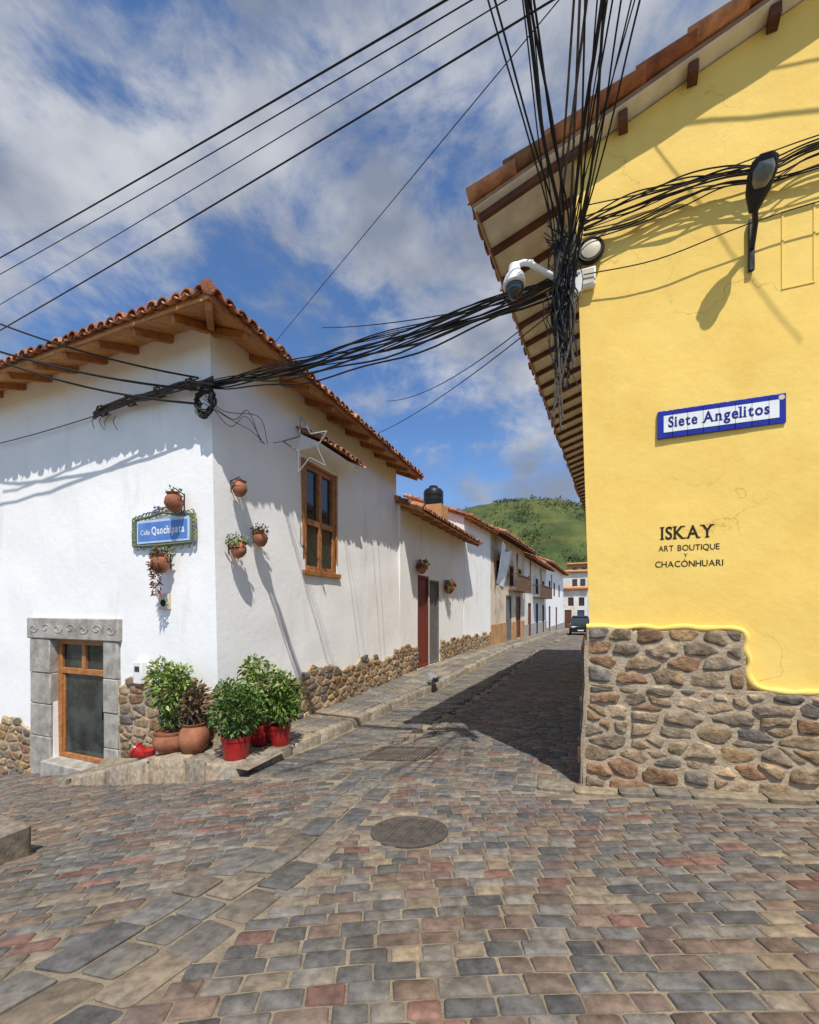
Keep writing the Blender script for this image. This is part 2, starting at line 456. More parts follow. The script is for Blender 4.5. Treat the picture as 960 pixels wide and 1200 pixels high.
PALS = [(.37, .28, .185)] * 5 + [(.29, .23, .17)] * 4 + [(.45, .35, .235)] * 3 + [(.31, .195, .12)] * 3 + [(.20, .18, .16)] * 2 + [(.40, .265, .145)] * 2
def rubble(mb, rect, w, h, pos, top=None, bot=None, gap=.014, dmin=.008, dmax=.028, asp=1.8):
    pts = []
    v = rect[1] + h / 2; row = 0
    while v < rect[3] + h:
        hh = h * U(.7, 1.35)
        u = rect[0] + U(0, w)
        while u < rect[2] + w / 2:
            if R() > .05: pts.append(((u + U(-.2, .2) * w) / asp, v + U(-.26, .26) * h))
            if R() < .16: pts.append(((u + U(-.5, .5) * w) / asp, v + U(-.5, .5) * h))
            u += w * U(.55, 1.65)
        v += hh; row += 1
    for p, poly in voro(pts, (rect[0] / asp, rect[1], rect[2] / asp, rect[3])):
        poly = [(a * asp, b) for a, b in poly]
        cu = sum(a for a, b in poly) / len(poly); cv = sum(b for a, b in poly) / len(poly)
        if top and cv > top(cu) - h * .25: continue
        if bot and cv < bot(cu) - h * .3: continue
        rad = max(.02, sum(math.hypot(a - cu, b - cv) for a, b in poly) / len(poly))
        if rad < .03: continue
        k = max(.5, 1 - gap * U(.5, 1.9) / rad)
        poly = [(cu + (a - cu) * k, cv + (b - cv) * k) for a, b in poly]
        np_ = []
        for i in range(len(poly)):
            a, b = poly[i], poly[(i + 1) % len(poly)]
            np_.append(a)
            if math.hypot(a[0] - b[0], a[1] - b[1]) > .05:
                m_ = ((a[0] + b[0]) / 2, (a[1] + b[1]) / 2); f = 1 + U(-.10, .08)
                np_.append((cu + (m_[0] - cu) * f, cv + (m_[1] - cv) * f))
        poly = np_
        for _ in range(2):
            np_ = []
            for i in range(len(poly)):
                a, b = poly[i], poly[(i + 1) % len(poly)]
                c1, c2 = U(.2, .32), U(.2, .32)
                np_ += [(a[0] * (1 - c1) + b[0] * c1, a[1] * (1 - c1) + b[1] * c1), (a[0] * c2 + b[0] * (1 - c2), a[1] * c2 + b[1] * (1 - c2))]
            poly = np_
        d = U(dmin, dmax) * min(1.3, max(.6, rad / (.4 * h))); n = len(poly); vs = []
        tu, tv = U(-.35, .35), U(-.35, .35)
        for sc, dd in ((1, -.6), (.985, .25), (.91, .75), (.6, 1.0)):
            for a, b in poly:
                uu, vv = cu + (a - cu) * sc, cv + (b - cv) * sc
                nz = noise.noise(V((uu * 14, vv * 14, d * 90))) * .5
                vs.append(pos(uu, vv, d * (dd + (nz + tu * (uu - cu) / rad + tv * (vv - cv) / rad if dd > .3 else 0))))
        vs.append(pos(cu, cv, d * 1.0))
        fs = [(q * n + i, q * n + (i + 1) % n, (q + 1) * n + (i + 1) % n, (q + 1) * n + i) for q in range(3) for i in range(n)]
        fs += [(3 * n + i, 3 * n + (i + 1) % n, 4 * n) for i in range(n)]
        c = random.choice(PALS); kk = U(.75, 1.2)
        mb.add(vs, fs, 0, (c[0] * kk, c[1] * kk, c[2] * kk))
def sheet(mb, u0, u1, v0, v1f, pos, d, mi=1, step=.08, amp=.010):
    n = max(2, int((u1 - u0) / step)); vs = []; m = 14
    for i in range(n + 1):
        u = u0 + (u1 - u0) * i / n; t = v1f(u)
        for j in range(m + 1):
            v = v0 + (t - v0) * j / m
            vs.append(pos(u, v, d + (amp * noise.noise(V((u * 6, v * 6, 4))) if j < m else 0)))
        vs.append(pos(u, t + .03, -.02))
    fs = []; w = m + 2
    for i in range(n):
        for j in range(m + 1):
            a = i * w + j; fs.append((a, a + w, a + w + 1, a + 1))
    fs += [tuple(range(w)), tuple(n * w + j for j in range(w))]
    mb.add(vs, fs, mi)

# ------------------------------------------------------------------ walls with openings
def wall(mb, pos, us, vs, holes=(), amp=.012, corner=None, step=.3, flats=()):
    def subdiv(l):
        l = sorted(set(round(x, 4) for x in l)); o = []
        for a, b in zip(l, l[1:]):
            k = max(1, int((b - a) / step)); o += [a + (b - a) * i / k for i in range(k)]
        return o + [l[-1]]
    U_ = list(us); V_ = list(vs)
    for h in holes: U_ += [h[0], h[1]]; V_ += [h[2], h[3]]
    U_ = subdiv(U_); V_ = subdiv(V_)
    def disp(u, v):
        k = 1.0
        if corner is not None: k = min(k, abs(u - corner) / .35)
        for h in holes:
            du = max(h[0] - u, u - h[1], 0); dv = max(h[2] - v, v - h[3], 0)
            k = min(k, math.hypot(du, dv) / .25)
        p = pos(u, v, 0)
        for flat in flats:
            du = max(flat[0] - p.x, p.x - flat[1], 0); dv = max(flat[2] - p.z, p.z - flat[3], 0)
            k = min(k, math.hypot(du, dv) / .3)
        return k * amp * (noise.noise(p * 1.3) + .5 * noise.noise(p * 3.7))
    P = [pos(u, v, disp(u, v)) for v in V_ for u in U_]; w = len(U_); fs = []
    for j in range(len(V_) - 1):
        for i in range(w - 1):
            cu = (U_[i] + U_[i + 1]) / 2; cv = (V_[j] + V_[j + 1]) / 2
            if any(h[0] < cu < h[1] and h[2] < cv < h[3] for h in holes): continue
            fs.append((j * w + i, j * w + i + 1, (j + 1) * w + i + 1, (j + 1) * w + i))
    mb.add(P, fs)
    for a, b, c, d, dep in holes:
        q = [(a, c), (b, c), (b, d), (a, d)]
        for k in range(4):
            e, f = q[k], q[(k + 1) % 4]
            mb.quad(pos(*e, 0), pos(*f, 0), pos(*f, -dep), pos(*e, -dep))
        mb.quad(*[pos(x, y, -dep) for x, y in q])

PALT = [(.42, .165, .085)] * 4 + [(.36, .14, .078)] * 3 + [(.52, .26, .15)] * 4 + [(.26, .12, .08)] * 1 + [(.34, .20, .13)]
def tiles(mb, tip, ad, ud, tan, Wd, maxlen, pitch=.2, rows=9, over=.07):
    tip = V(tip); ad = V(ad); ud = V(ud)
    def arc(a, d, lift, rr, cvx, seg=6):
        o = []
        for k in range(seg + 1):
            t = math.pi * k / seg
            x = rr * math.cos(t); y = rr * math.sin(t) * (1 if cvx else -.55)
            o.append(tip + ad * (a + x) + ud * d + V((0, 0, d * tan + lift + y)))
        return o
    nc = int(Wd / pitch)
    for i in range(nc + 1):
        for cvx in (True, False):
            a = (i + (.5 if cvx else 0)) * pitch
            if a > Wd: continue
            L = maxlen(a); j = 0
            while j < rows and j * .36 < L:
                d0 = j * .36 - (over if j == 0 else .03) + U(-.025, .025); d1 = min(j * .36 + .42, max(L, d0 + .1))
                r0, r1 = pitch * .47, pitch * .40
                l0 = (.055 if cvx else .085) + U(-.008, .01); l1 = .02 if cvx else .055
                jx = U(-.012, .012)
                A = arc(a + jx, d0, l0, r0, cvx); B = arc(a, d1, l1, r1, cvx); D = arc(a + jx, d0, l0 - .004, r0 - .017, cvx); E = arc(a, d1, l1 - .004, r1 - .017, cvx)
                n = len(A); vs = A + B + D + E
                fs = [(k, k + 1, n + k + 1, n + k) for k in range(n - 1)] + [(2 * n + k, 2 * n + k + 1, k + 1, k) for k in range(n - 1)]
                fs += [(2 * n + k, 3 * n + k, 3 * n + k + 1, 2 * n + k + 1) for k in range(n - 1)]
                c = random.choice(PALT); q = U(.7, 1.2)
                mb.add(vs, fs, 0, (c[0] * q, c[1] * q, c[2] * q)); j += 1

# ================================================================== WHITE HOUSE
def wc(z): return -4.66 - .03 * (z + .3)
def wpos(u, v, d):
    if u <= 0: return V((wc(v) + u, 4.5 - d, v))
    return V((wc(v) + d, 4.5 + u, v))
DX0, DX1 = -8.46 + 4.66, -7.06 + 4.66
wh = thing('white_house', 'white plastered corner house with wooden eaves, tiled roof and rubble stone base on the left', 'house', (-8, 7.5, -.5))
DZ0, DZ1 = -.98, 1.12
WS0, WS1, WZ0, WZ1 = 2.16, 3.28, 2.37, 4.45
mb = MB()
wall(mb, wpos, [-11, 0, 6.75], [-2.4, 5.74], [(DX0, DX1, DZ0, DZ1, .28), (WS0, WS1, WZ0, WZ1, .16)], amp=.018, corner=0, step=.2)
mb.quad(V((-4.85, 11.25, -1)), V((-12, 11.25, -1)), V((-12, 11.25, 6.2)), V((-4.85, 11.25, 5.7)))
mb.quad(V((-15.6, 4.5, -2.4)), V((-15.6, 12, -2.4)), V((-15.6, 12, 5.7)), V((-15.6, 4.5, 5.7)))
mb.build('wall', m_white, wh, ang=60)
# stone base
mb = MB()
topR = lambda u: .56 + .10 * math.sin(u * 7) + .05 * math.sin(u * 17 + 1)
topL = lambda u: -.42 + .09 * math.sin(u * 6)
wp2 = lambda u, v, d: wpos(u, v, d + .03)
rubble(mb, (-11, -2.2, DX0 - .62, -.2), .24, .145, wp2, topL)
sheet(mb, -11, DX0 - .60, -2.3, lambda u: topL(u) - .05, wpos, .034)
rubble(mb, (DX1 + .36, -1.3, -.0, .75), .23, .14, wp2, topR)
sheet(mb, DX1 + .34, 0, -1.4, lambda u: topR(u) - .05, wpos, .034)
topS = lambda u: .50 - .02 * u + .08 * math.sin(u * 3.1) + .05 * math.sin(u * 9)
rubble(mb, (.02, -.65, 6.75, .8), .25, .15, wp2, topS)
sheet(mb, .0, 6.75, -.8, lambda u: topS(u) - .05, wpos, .034)
mb.build('stone_base', [m_stone, m_mortar], wh, ang=60)
# door surround
zz = [-1.4, -.62, -.05, .5, 1.1]
for a0, a1 in ((DX0 - .58, DX0), (DX1, DX1 + .34)):
    mb = MB()
    for a, b in zip(zz, zz[1:]):
        mb.box((wc(0) + a0, 4.5 - .045 - U(0, .015), a + .004), (wc(0) + a1, 4.7, b - .004))
    mb.build('door_jamb', m_cut, wh, bevel=.015)
mb = MB(); mb.box((wc(0) + DX0 + .002, 4.30, -1.5), (wc(0) + DX1 - .002, 4.72, DZ0 + .01)); mb.build('door_sill', m_cut, wh, bevel=.02)
mb = MB(); mb.box((wc(0) + DX0 - .64, 4.5 - .075, 1.105), (wc(0) + DX1 + .38, 4.7, 1.47))
lintel = mb.build('lintel', m_cut, wh, bevel=.02)
for k in range(7):
    mb = MB()
    c0 = DX0 - .42 + k * .34; sg = 1 if k % 2 else -1
    pts = []
    for i in range(15):
        a = i * .5; rr = .085 - .0052 * i
        pts.append(V((wc(0) + c0 + rr * math.cos(a) * 1.5, 4.425, 1.29 + sg * rr * math.sin(a))))
    mb.tube(pts, .011, 5)
    mb.build('relief', m_cut, lintel)
# door
mb = MB()
yb = 4.5 + .14
def dbox(u0, u1, v0, v1, y0=.0, y1=.07, m=None): (m or mb).box((wc(0) + u0, yb - y1, v0), (wc(0) + u1, yb - y0, v1))
fw = .11
dbox(DX0, DX0 + fw, DZ0 + .012, DZ1); dbox(DX1 - fw, DX1, DZ0 + .012, DZ1); dbox(DX0 + fw, DX1 - fw, DZ1 - fw, DZ1)
dbox(DX0 + fw, DX1 - fw, DZ0 + .012, DZ0 + .09); dbox(DX0 + fw, DX1 - fw, .50, .60)
dm = (DX0 + DX1) / 2
dbox(dm - .05, dm + .05, .60, DZ1 - fw)
dbox(DX0 + fw, DX0 + fw + .05, DZ0 + .09, .50, .0, .05); dbox(DX1 - fw - .05, DX1 - fw, DZ0 + .09, .50, .0, .05)
door = mb.build('door', m_wood, wh, bevel=.008)
for a, b, c, d in ((DX0 + fw + .05, DX1 - fw - .05, DZ0 + .09, .50), (DX0 + fw, dm - .05, .6, DZ1 - fw), (dm + .05, DX1 - fw, .6, DZ1 - fw)):
    m2 = MB(); m2.box((wc(0) + a, yb - .025, c), (wc(0) + b, yb - .015, d)); m2.build('pane', m_glass2, door)
m2 = MB(); m2.tube([V((wc(0) + DX1 - fw - .03, yb - .06, -.2)), V((wc(0) + DX1 - fw - .03, yb - .11, -.2)), V((wc(0) + DX1 - fw - .03, yb - .11, .02)), V((wc(0) + DX1 - fw - .03, yb - .06, .02))], .012, 8)
m2.build('handle', m_iron, door)
# window on the lane side
def sbox(m, u0, u1, v0, v1, d0, d1):
    xm = wc((v0 + v1) / 2)
    m.box((xm + d0, 4.5 + u0, v0), (xm + d1, 4.5 + u1, v1))
mb = MB()
fw = .09; um = (WS0 + WS1) / 2; vm = WZ0 + (WZ1 - WZ0) * .46
for a, b, c, d in ((WS0, WS0 + fw, WZ0, WZ1), (WS1 - fw, WS1, WZ0, WZ1), (WS0 + fw, WS1 - fw, WZ0, WZ0 + fw), (WS0 + fw, WS1 - fw, WZ1 - fw, WZ1),
                   (um - .05, um + .05, WZ0 + fw, WZ1 - fw), (WS0 + fw, um - .05, vm - .06, vm + .06), (um + .05, WS1 - fw, vm - .06, vm + .06)):
    sbox(mb, a, b, c, d, -.10, .0)
sbox(mb, WS0 - .07, WS0, WZ0 - .06, WZ1 + .06, -.02, .025); sbox(mb, WS1, WS1 + .07, WZ0 - .06, WZ1 + .06, -.02, .025)
sbox(mb, WS0, WS1, WZ1, WZ1 + .06, -.02, .025); sbox(mb, WS0 - .1, WS1 + .1, WZ0 - .09, WZ0, -.02, .06)
win = mb.build('window', m_wood, wh, bevel=.006)
for a, b in ((WS0 + fw, um - .05), (um + .05, WS1 - fw)):
    for c, d in ((WZ0 + fw, vm - .06), (vm + .06, WZ1 - fw)):
        m2 = MB(); sbox(m2, a, b, c, d, -.07, -.06); m2.build('pane', m_glass, win)
# window canopy
CP0, CP1 = 2.05, 3.65
mb = MB()
xw = wc(4.85)
tiles(mb, (xw + .52, 4.5 + CP0, 4.72), (0, 1, 0), (-1, 0, 0), .52, CP1 - CP0, lambda a: .6, pitch=.2, rows=2, over=.03)
can = mb.build('window_canopy', m_tile, wh)
m2 = MB(); m2.prism([V((xw, 4.5 + CP0, 4.62)), V((xw + .46, 4.5 + CP0, 4.665)), V((xw + .46, 4.5 + CP0, 4.715)), V((xw, 4.5 + CP0, 4.95))], V((0, CP1 - CP0, 0)))
m2.build('canopy_soffit', m_white, can)
# roof
EZ, TN = 5.5, .42
mb = MB()
tipw = V((-4.16, 3.85, EZ))
tiles(mb, tipw, (-1, 0, 0), (0, 1, 0), TN, 11.6, lambda a: min(4.0, a), rows=12)
tiles(mb, tipw, (0, 1, 0), (-1, 0, 0), TN, 7.85, lambda a: min(4.0, a), rows=12)
for j in range(13):    # hip caps
    p = tipw + V((-.36, .36, .36 * TN)) * (j * .72 + .05) + V((0, 0, .05)); q = p + V((-.36, .36, .36 * TN)) * .9
    c = random.choice(PALT)
    mb.tube([p + V((.05, -.05, .01)), q], [.085, .075], 9, 0, c)
roof = mb.build('roof', m_tile, wh)
mb = MB()
def rz(n, s): return EZ + TN * min(s - 3.85, -4.16 - n)
def RP(n, s, o): return V((n, s, rz(n, s) + o))
for o in (0.0, -.045):
    mb.quad(RP(-4.16, 3.85, o), RP(-15.7, 3.85, o), RP(-15.7, 7.8, o), RP(-8.11, 7.8, o))
    mb.quad(RP(-4.16, 3.85, o), RP(-8.11, 7.8, o), RP(-8.11, 11.7, o), RP(-4.16, 11.7, o))
mb.quad(RP(-4.16, 3.85, 0), RP(-15.7, 3.85, 0), RP(-15.7, 3.85, -.045), RP(-4.16, 3.85, -.045))
mb.quad(RP(-4.16, 3.85, 0), RP(-4.16, 11.7, 0), RP(-4.16, 11.7, -.045), RP(-4.16, 3.85, -.045))
mb.quad(RP(-4.16, 11.7, 0), RP(-8.11, 11.7, 0), RP(-8.11, 11.7, -.045), RP(-4.16, 11.7, -.045))
mb.build('soffit', m_plank, roof)
mb = MB()
mb.beam(V((-4.17, 3.865, EZ - .005)), V((-15.7, 3.865, EZ - .005)), .025, .085); mb.beam(V((-4.172, 3.88, EZ - .005)), V((-4.172, 11.7, EZ - .005)), .025, .085)
mb.build('fascia', m_wood, roof)
for k in range(15):
    n = -4.85 - k * .74
    m2 = MB(); m2.beam(RP(n, 3.90, -.10), RP(n, 4.62, -.10), .085, .11); m2.build('rafter', m_wood, roof, bevel=.006)
for k in range(10):
    s = 4.55 + k * .76
    m2 = MB(); m2.beam(RP(-4.21, s, -.10), RP(-5.0, s, -.10), .085, .11); m2.build('rafter', m_wood, roof, bevel=.006)
m2 = MB(); m2.beam(V((-4.21, 3.9, EZ - .09)), V((-4.95, 4.64, EZ + .74 * TN - .09)), .09, .12); m2.build('rafter', m_wood, roof, bevel=.006)

# ================================================================== GENERIC STREET HOUSE
HP = {}
def house(name, label, p0, p1, zb, ze, mat, doors=(), wins=(), over=.5, back=5.5, base=None, pitch=.2, tan=.4, rows=3, rafters=True, raf=m_wood, sof=m_plank, basef=None, basem=m_cut):
    p0 = V((p0[0], p0[1], 0)); p1 = V((p1[0], p1[1], 0)); Ln = (p1 - p0).length
    a = (p1 - p0).normalized(); nn = V((a.y, -a.x, 0))
    pos = lambda u, v, d: p0 + a * u + nn * d + V((0, 0, v))
    h = thing(name, label, 'house', p0 + a * (Ln / 2) - nn * back / 2 + V((0, 0, zb)))
    HP[name] = (pos, a, nn)
    ztop = ze + over * tan - .02
    m = MB(); wall(m, pos, [0, Ln], [zb - .6, ztop], [(x[0], x[1], x[2], x[3], .14) for x in list(doors) + list(wins)], amp=.02, step=.5)
    zr = ztop + back * tan * .5
    for u in (0, Ln):
        m.add([pos(u, zb - .6, 0), pos(u, zb - .6, -back), pos(u, ztop, -back), pos(u, zr, -back / 2), pos(u, ztop, 0)], [(0, 1, 2, 3, 4)])
    m.quad(pos(0, zb - .6, -back), pos(Ln, zb - .6, -back), pos(Ln, ztop, -back), pos(0, ztop, -back))
    m.build('wall', mat, h, ang=60)
    if base is not None:
        if basef:
            m = MB()
            rubble(m, (0, zb - .1, Ln, base + .25), .28, .16, lambda u, v, d: pos(u, v, d + .03), basef)
            sheet(m, 0, Ln, zb - .3, lambda u: basef(u) - .05, pos, .03)
            m.build('stone_base', [m_stone, m_mortar], h, ang=60)
        else:
            x0 = 0
            for x in sorted(q[:2] for q in doors) + [(Ln, Ln)]:
                if x[0] - x0 > .05:
                    m = MB()
                    m.obox(pos((x0 + x[0]) / 2, (zb - .3 + base) / 2, .02), a * ((x[0] - x0) / 2), nn * .03, V((0, 0, (base - zb + .3) / 2)))
                    m.build('plinth', basem, h, bevel=.02)
                x0 = x[1]
    def leafy(nm, x, mt, glass):
        m = MB(); u0, u1, v0, v1 = x[:4]; f = .08
        for q in ((u0, u0 + f, v0, v1), (u1 - f, u1, v0, v1), (u0 + f, u1 - f, v1 - f, v1), (u0 + f, u1 - f, v0, v0 + f)):
            m.obox(pos((q[0] + q[1]) / 2, (q[2] + q[3]) / 2, -.06), a * ((q[1] - q[0]) / 2), nn * .05, V((0, 0, (q[3] - q[2]) / 2)))
        if not glass:
            k = max(2, int((u1 - u0 - 2 * f) / .18)); w = (u1 - u0 - 2 * f) / k
            for i in range(k):
                m.obox(pos(u0 + f + w * (i + .5), (v0 + v1) / 2, -.085), a * (w / 2 - .006), nn * .02, V((0, 0, (v1 - v0) / 2 - f)))
        else:
            um = (u0 + u1) / 2
            m.obox(pos(um, (v0 + v1) / 2, -.06), a * .03, nn * .04, V((0, 0, (v1 - v0) / 2 - f)))
        o = m.build(nm, mt, h)
        if glass:
            for q0, q1 in ((u0 + f, (u0 + u1) / 2 - .03), ((u0 + u1) / 2 + .03, u1 - f)):
                m = MB(); m.obox(pos((q0 + q1) / 2, (v0 + v1) / 2, -.09), a * ((q1 - q0) / 2), nn * .005, V((0, 0, (v1 - v0) / 2 - f))); m.build('pane', m_glass, o)
        return o
    for x in doors: leafy('door', x, x[4], False)
    for x in wins: leafy('window', x, x[4], True)
    tip = pos(-.1, ze, over)
    m = MB(); tiles(m, tip, a, -nn, tan, Ln + .2, lambda q: 9, pitch=pitch, rows=rows)
    e = lambda u, d, o: pos(u, ze + (over - d) * tan + o, d)
    j = 0
    while j * .38 < over + back / 2:      # verge caps on the near gable
        d0 = over - j * .38; c = random.choice(PALT)
        m.tube([e(-.10, d0 + .04, .10), e(-.10, d0 - .40, .07)], [.10, .085], 8, 0, c); j += 1
    rf = m.build('roof', m_tile, h)
    m = MB()
    for o in (0, -.045):
        m.quad(e(-.12, over, o), e(Ln + .12, over, o), e(Ln + .12, -back / 2, o), e(-.12, -back / 2, o))
    b0 = e(-.12, -back / 2, 0); b1 = e(Ln + .12, -back / 2, 0)
    m.quad(b0, b1, pos(Ln + .12, ze, -back - over), pos(-.12, ze, -back - over))
    m.quad(e(-.12, over, 0), e(Ln + .12, over, 0), e(Ln + .12, over, -.045), e(-.12, over, -.045))
    m.quad(e(-.12, over, 0), e(-.12, -back / 2, 0), e(-.12, -back / 2, -.045), e(-.12, over, -.045))
    m.build('soffit', sof, rf)
    if rafters:
        k = int(Ln / .75)
        for i in range(k + 1):
            u = .1 + (Ln - .2) * i / max(1, k)
            m = MB(); m.beam(e(u, over - .05, -.095), e(u, -.1, -.095), .085, .10); m.build('rafter', raf, rf)
    return h
def balcony(h, name, u0, u1, z, dep, mt):
    pos, a, nn = HP[name]
    m = MB()
    m.obox(pos((u0 + u1) / 2, z, dep / 2), a * ((u1 - u0) / 2), nn * dep / 2, V((0, 0, .06)))
    m.obox(pos((u0 + u1) / 2, z + .95, dep - .04), a * ((u1 - u0) / 2), nn * .04, V((0, 0, .04)))
    k = int((u1 - u0) / .16)
    for i in range(k + 1):
        u = u0 + .03 + (u1 - u0 - .06) * i / k
        m.obox(pos(u, z + .5, dep - .04), a * .022, nn * .022, V((0, 0, .45)))
    for u in (u0 + .04, u1 - .04):
        m.obox(pos(u, z + .95, dep / 2), a * .03, nn * dep / 2, V((0, 0, .03)))
        m.obox(pos(u, z + 1.1, dep - .05), a * .05, nn * .05, V((0, 0, 1.1)))
    m.build('balcony', mt, h)

low = house('low_house', 'low white house with red brown door and short tiled eave, attached behind the corner house', (-4.70, 11.27), (-4.45, 18), -.5, 4.42, m_white,
            doors=[(1.35, 2.38, -.35, 2.72, m_redwood), (2.42, 3.45, -.35, 2.62, m_greywood)], over=.75, base=.5, rows=4,
            basef=lambda u: (.47 + .07 * math.sin(u * 4) - .01 * u) if not 1.25 < u < 3.5 else -5)
house('white_row_house', 'plain white row house with bare wall and bright orange tile roof, past the low eave', (-4.45, 18.05), (-4.0, 22), -.5, 5.55, m_white,
      base=.4, basef=lambda u: .38 + .08 * math.sin(u * 5), over=.45)
h3 = house('adobe_house', 'weathered tan adobe house with long orange tiled roof and hanging white tarpaulin', (-4.0, 22.06), (-3.2, 31), -.5, 5.5, m_tan,
      doors=[(3.4, 4.9, -.4, 2.4, m_greywood), (6.2, 7.7, -.4, 2.4, m_dwood)], wins=[(1.2, 2.4, 2.9, 4.3, m_dwood), (4.4, 5.5, 3.0, 4.3, m_dwood), (6.8, 7.9, 3.0, 4.3, m_dwood)],
      base=.75, over=.85, rafters=True, raf=m_dwood, basem=m_ochre)
balcony(h3, 'adobe_house', 4.0, 8.4, 2.75, .6, m_bwood)
h4 = house('balcony_house', 'narrow white street house with dark wooden balcony and blue door beyond the adobe house', (-3.2, 31.06), (-2.3, 42), -.75, 5.15, m_cwhite,
      doors=[(1.5, 2.8, -.7, 2.0, m_dwood), (5, 6.3, -.75, 2.0, m_bluewood), (8.6, 9.8, -.8, 1.9, m_dwood)],
      wins=[(1.6, 2.8, 2.8, 4.1, m_dwood), (5, 6.3, 2.8, 4.1, m_dwood), (8.6, 9.8, 2.8, 4.1, m_dwood)], base=.4, over=.8, raf=m_dwood)
balcony(h4, 'balcony_house', 3.5, 9.9, 2.5, .7, m_bwood)
house('distant_white_house', 'distant white house with tiled eave near the dark parked car', (-2.3, 42.06), (-1.05, 58.6), -1.1, 5.9, m_white,
      doors=[(2, 3.4, -1, 1.8, m_dwood), (8, 9.5, -1.1, 1.7, m_dwood)], wins=[(2, 3.4, 2.9, 4.4, m_dwood), (6, 7.4, 2.9, 4.4, m_dwood), (11, 12.4, 2.9, 4.4, m_dwood)], base=-.3, over=.7, raf=m_dwood)
house('end_house', 'low white house with dark and blue doors closing the far end of the lane', (-3.0, 67.6), (2.2, 67.2), -1.7, 4.3, m_cwhite,
      doors=[(2.0, 3.0, -1.5, 1.3, m_dwood), (3.8, 4.8, -1.5, 1.3, m_bluewood)], wins=[(1.0, 1.8, 1.9, 3.2, m_dwood), (2.5, 3.3, 1.9, 3.2, m_dwood), (4.0, 4.8, 1.9, 3.2, m_dwood)],
      base=-.6, over=.4, raf=m_dwood, back=4, tan=.28)
house('hillside_house', 'tall white house with dark windows standing behind the low house at the lane end', (-1.5, 84), (4.0, 83.4), -2, 8.2, m_cwhite,
      wins=[(1.6, 2.5, 5.0, 7.0, m_dwood), (3.0, 3.9, 5.0, 7.0, m_dwood), (4.3, 5.2, 5.0, 7.0, m_dwood)], over=.4, raf=m_dwood, back=4, tan=.28)
house('upper_hillside_house', 'highest ochre house with tiled roof stacked above the others at the lane end', (-1.0, 104), (4.5, 103.4), -2, 11.6, m_ochre,
      wins=[(1.2, 2.2, 9.4, 11, m_dwood), (3.2, 4.2, 9.4, 11, m_dwood)], over=.4, raf=m_dwood, back=4, tan=.28)

# tarp hanging from the adobe house
mb = MB()
vs = []
for j in range(9):
    for i in range(13):
        u = i / 12; v = j / 8
        p = V((-3.93 + .95 * (.12 + .40 * (1 - v)) + .10 * math.sin(u * 9 + v * 2), 22.3 + u * 3.4, 5.2 - 2.1 * v - .35 * math.sin(u * math.pi) * (1 - v) - .4 * u * v))
        vs.append(p)
mb.add(vs, [(j * 13 + i, j * 13 + i + 1, (j + 1) * 13 + i + 1, (j + 1) * 13 + i) for j in range(8) for i in range(12)])
tag(mb.build('tarpaulin', m_tarp), 'white tarpaulin hanging under the eave of the weathered adobe house', 'tarpaulin')

# water tank
tk = atT(508, 594, 17.6)
tt = thing('water_tank', 'black plastic water tank on the roof behind the low white house', 'water tank', tk)
mb = MB(); mb.lathe([(.40, 0), (.42, .03), (.42, .18), (.40, .20), (.42, .22), (.42, .40), (.40, .42), (.42, .44), (.42, .62), (.36, .72), (.2, .80)], tk, 24); mb.build('tank_body', m_tank, tt)
mb = MB(); mb.lathe([(.18, .79), (.19, .80), (.19, .86), (.15, .88)], tk, 18); mb.build('lid', m_tank, tt)
mb = MB(); mb.box(tk + V((-.5, -.5, -1.5)), tk + V((.5, .5, -.004))); mb.build('pedestal', m_ochre, tt)

# ================================================================== YELLOW HOUSE
def yn(z): return .2 - .03 * z
YS0 = 4.06
EN0, EZ0 = -.905, 5.64
def ne(s): return EN0 + .097 * (s - YS0)
YT = .341
def yz(n, s): return EZ0 + YT * (n - ne(s))
yh = thing('yellow_house', 'bright yellow plastered corner house with painted lettering and rubble stone base on the right', 'house', (4, 8, 0))
def yfront(u, v, d):   # v 0..1
    nt = .03 + u; top = yz(nt, 4.22) - .06
    z = -.8 + (top + .8) * v
    return V((yn(z) + u, 4.22 - d, z))
def yside(u, v, d):
    top = yz(.03 + .097 * u, 4.22 + u) - .06
    z = -1.0 + (top + 1.0) * v
    return V((yn(z) + .097 * u - d, 4.22 + u, z))
mb = MB()
wall(mb, yfront, [i * .12 for i in range(57)] + [6.8], [i / 56 for i in range(57)], amp=.014, corner=0, step=.2, flats=((.62, 1.28, 1.95, 2.42), (1.5, 1.85, 4.1, 4.95)))
wall(mb, yside, [i * .3 for i in range(50)] + [15], [i / 20 for i in range(21)], amp=.02, corner=0, step=.5)
mb.quad(V((6.8, 4.22, -1)), V((6.8, 19, -1)), V((6.8, 19, 7.9)), V((6.8, 4.22, 7.9)))
mb.quad(V((1.5, 19.2, -1)), V((6.8, 19.2, -1)), V((6.8, 19.2, 7.9)), V((1.5, 19.2, 5.8)))
mb.build('wall', m_yellow, yh, ang=60)
# stone base
mb = MB()
def flare(u, z): return .07 * max(0, 1.1 - z) * max(0, 1 - u / .6) + .018 * noise.noise(V((z * 4, 2.3, 0))) * max(0, 1 - u / .3)
fp = lambda u, z, d: V((yn(z) - .03 + u - flare(u, z), 4.22 - d - .03 * max(0, .9 - z), z))
ytop1 = lambda u: 1.45 + .02 * math.sin(u * 9)
yb_ = lambda u: pl(u + .2, CZ)
fp2 = lambda u, z, d: fp(u, z, d + .03)
rubble(mb, (0, .96, 1.19, 1.47), .23, .115, fp2, lambda u: 2, yb_, gap=.014)
rubble(mb, (0, -.12, 5.0, .95), .23, .120, fp2, lambda u: 2, yb_, gap=.014)
sheet(mb, 0, 1.2, .9, ytop1, fp, .038, amp=.012)
sheet(mb, 0, 5.0, -.3, lambda u: .96 + .02 * math.sin(u * 5), fp, .038, amp=.012)
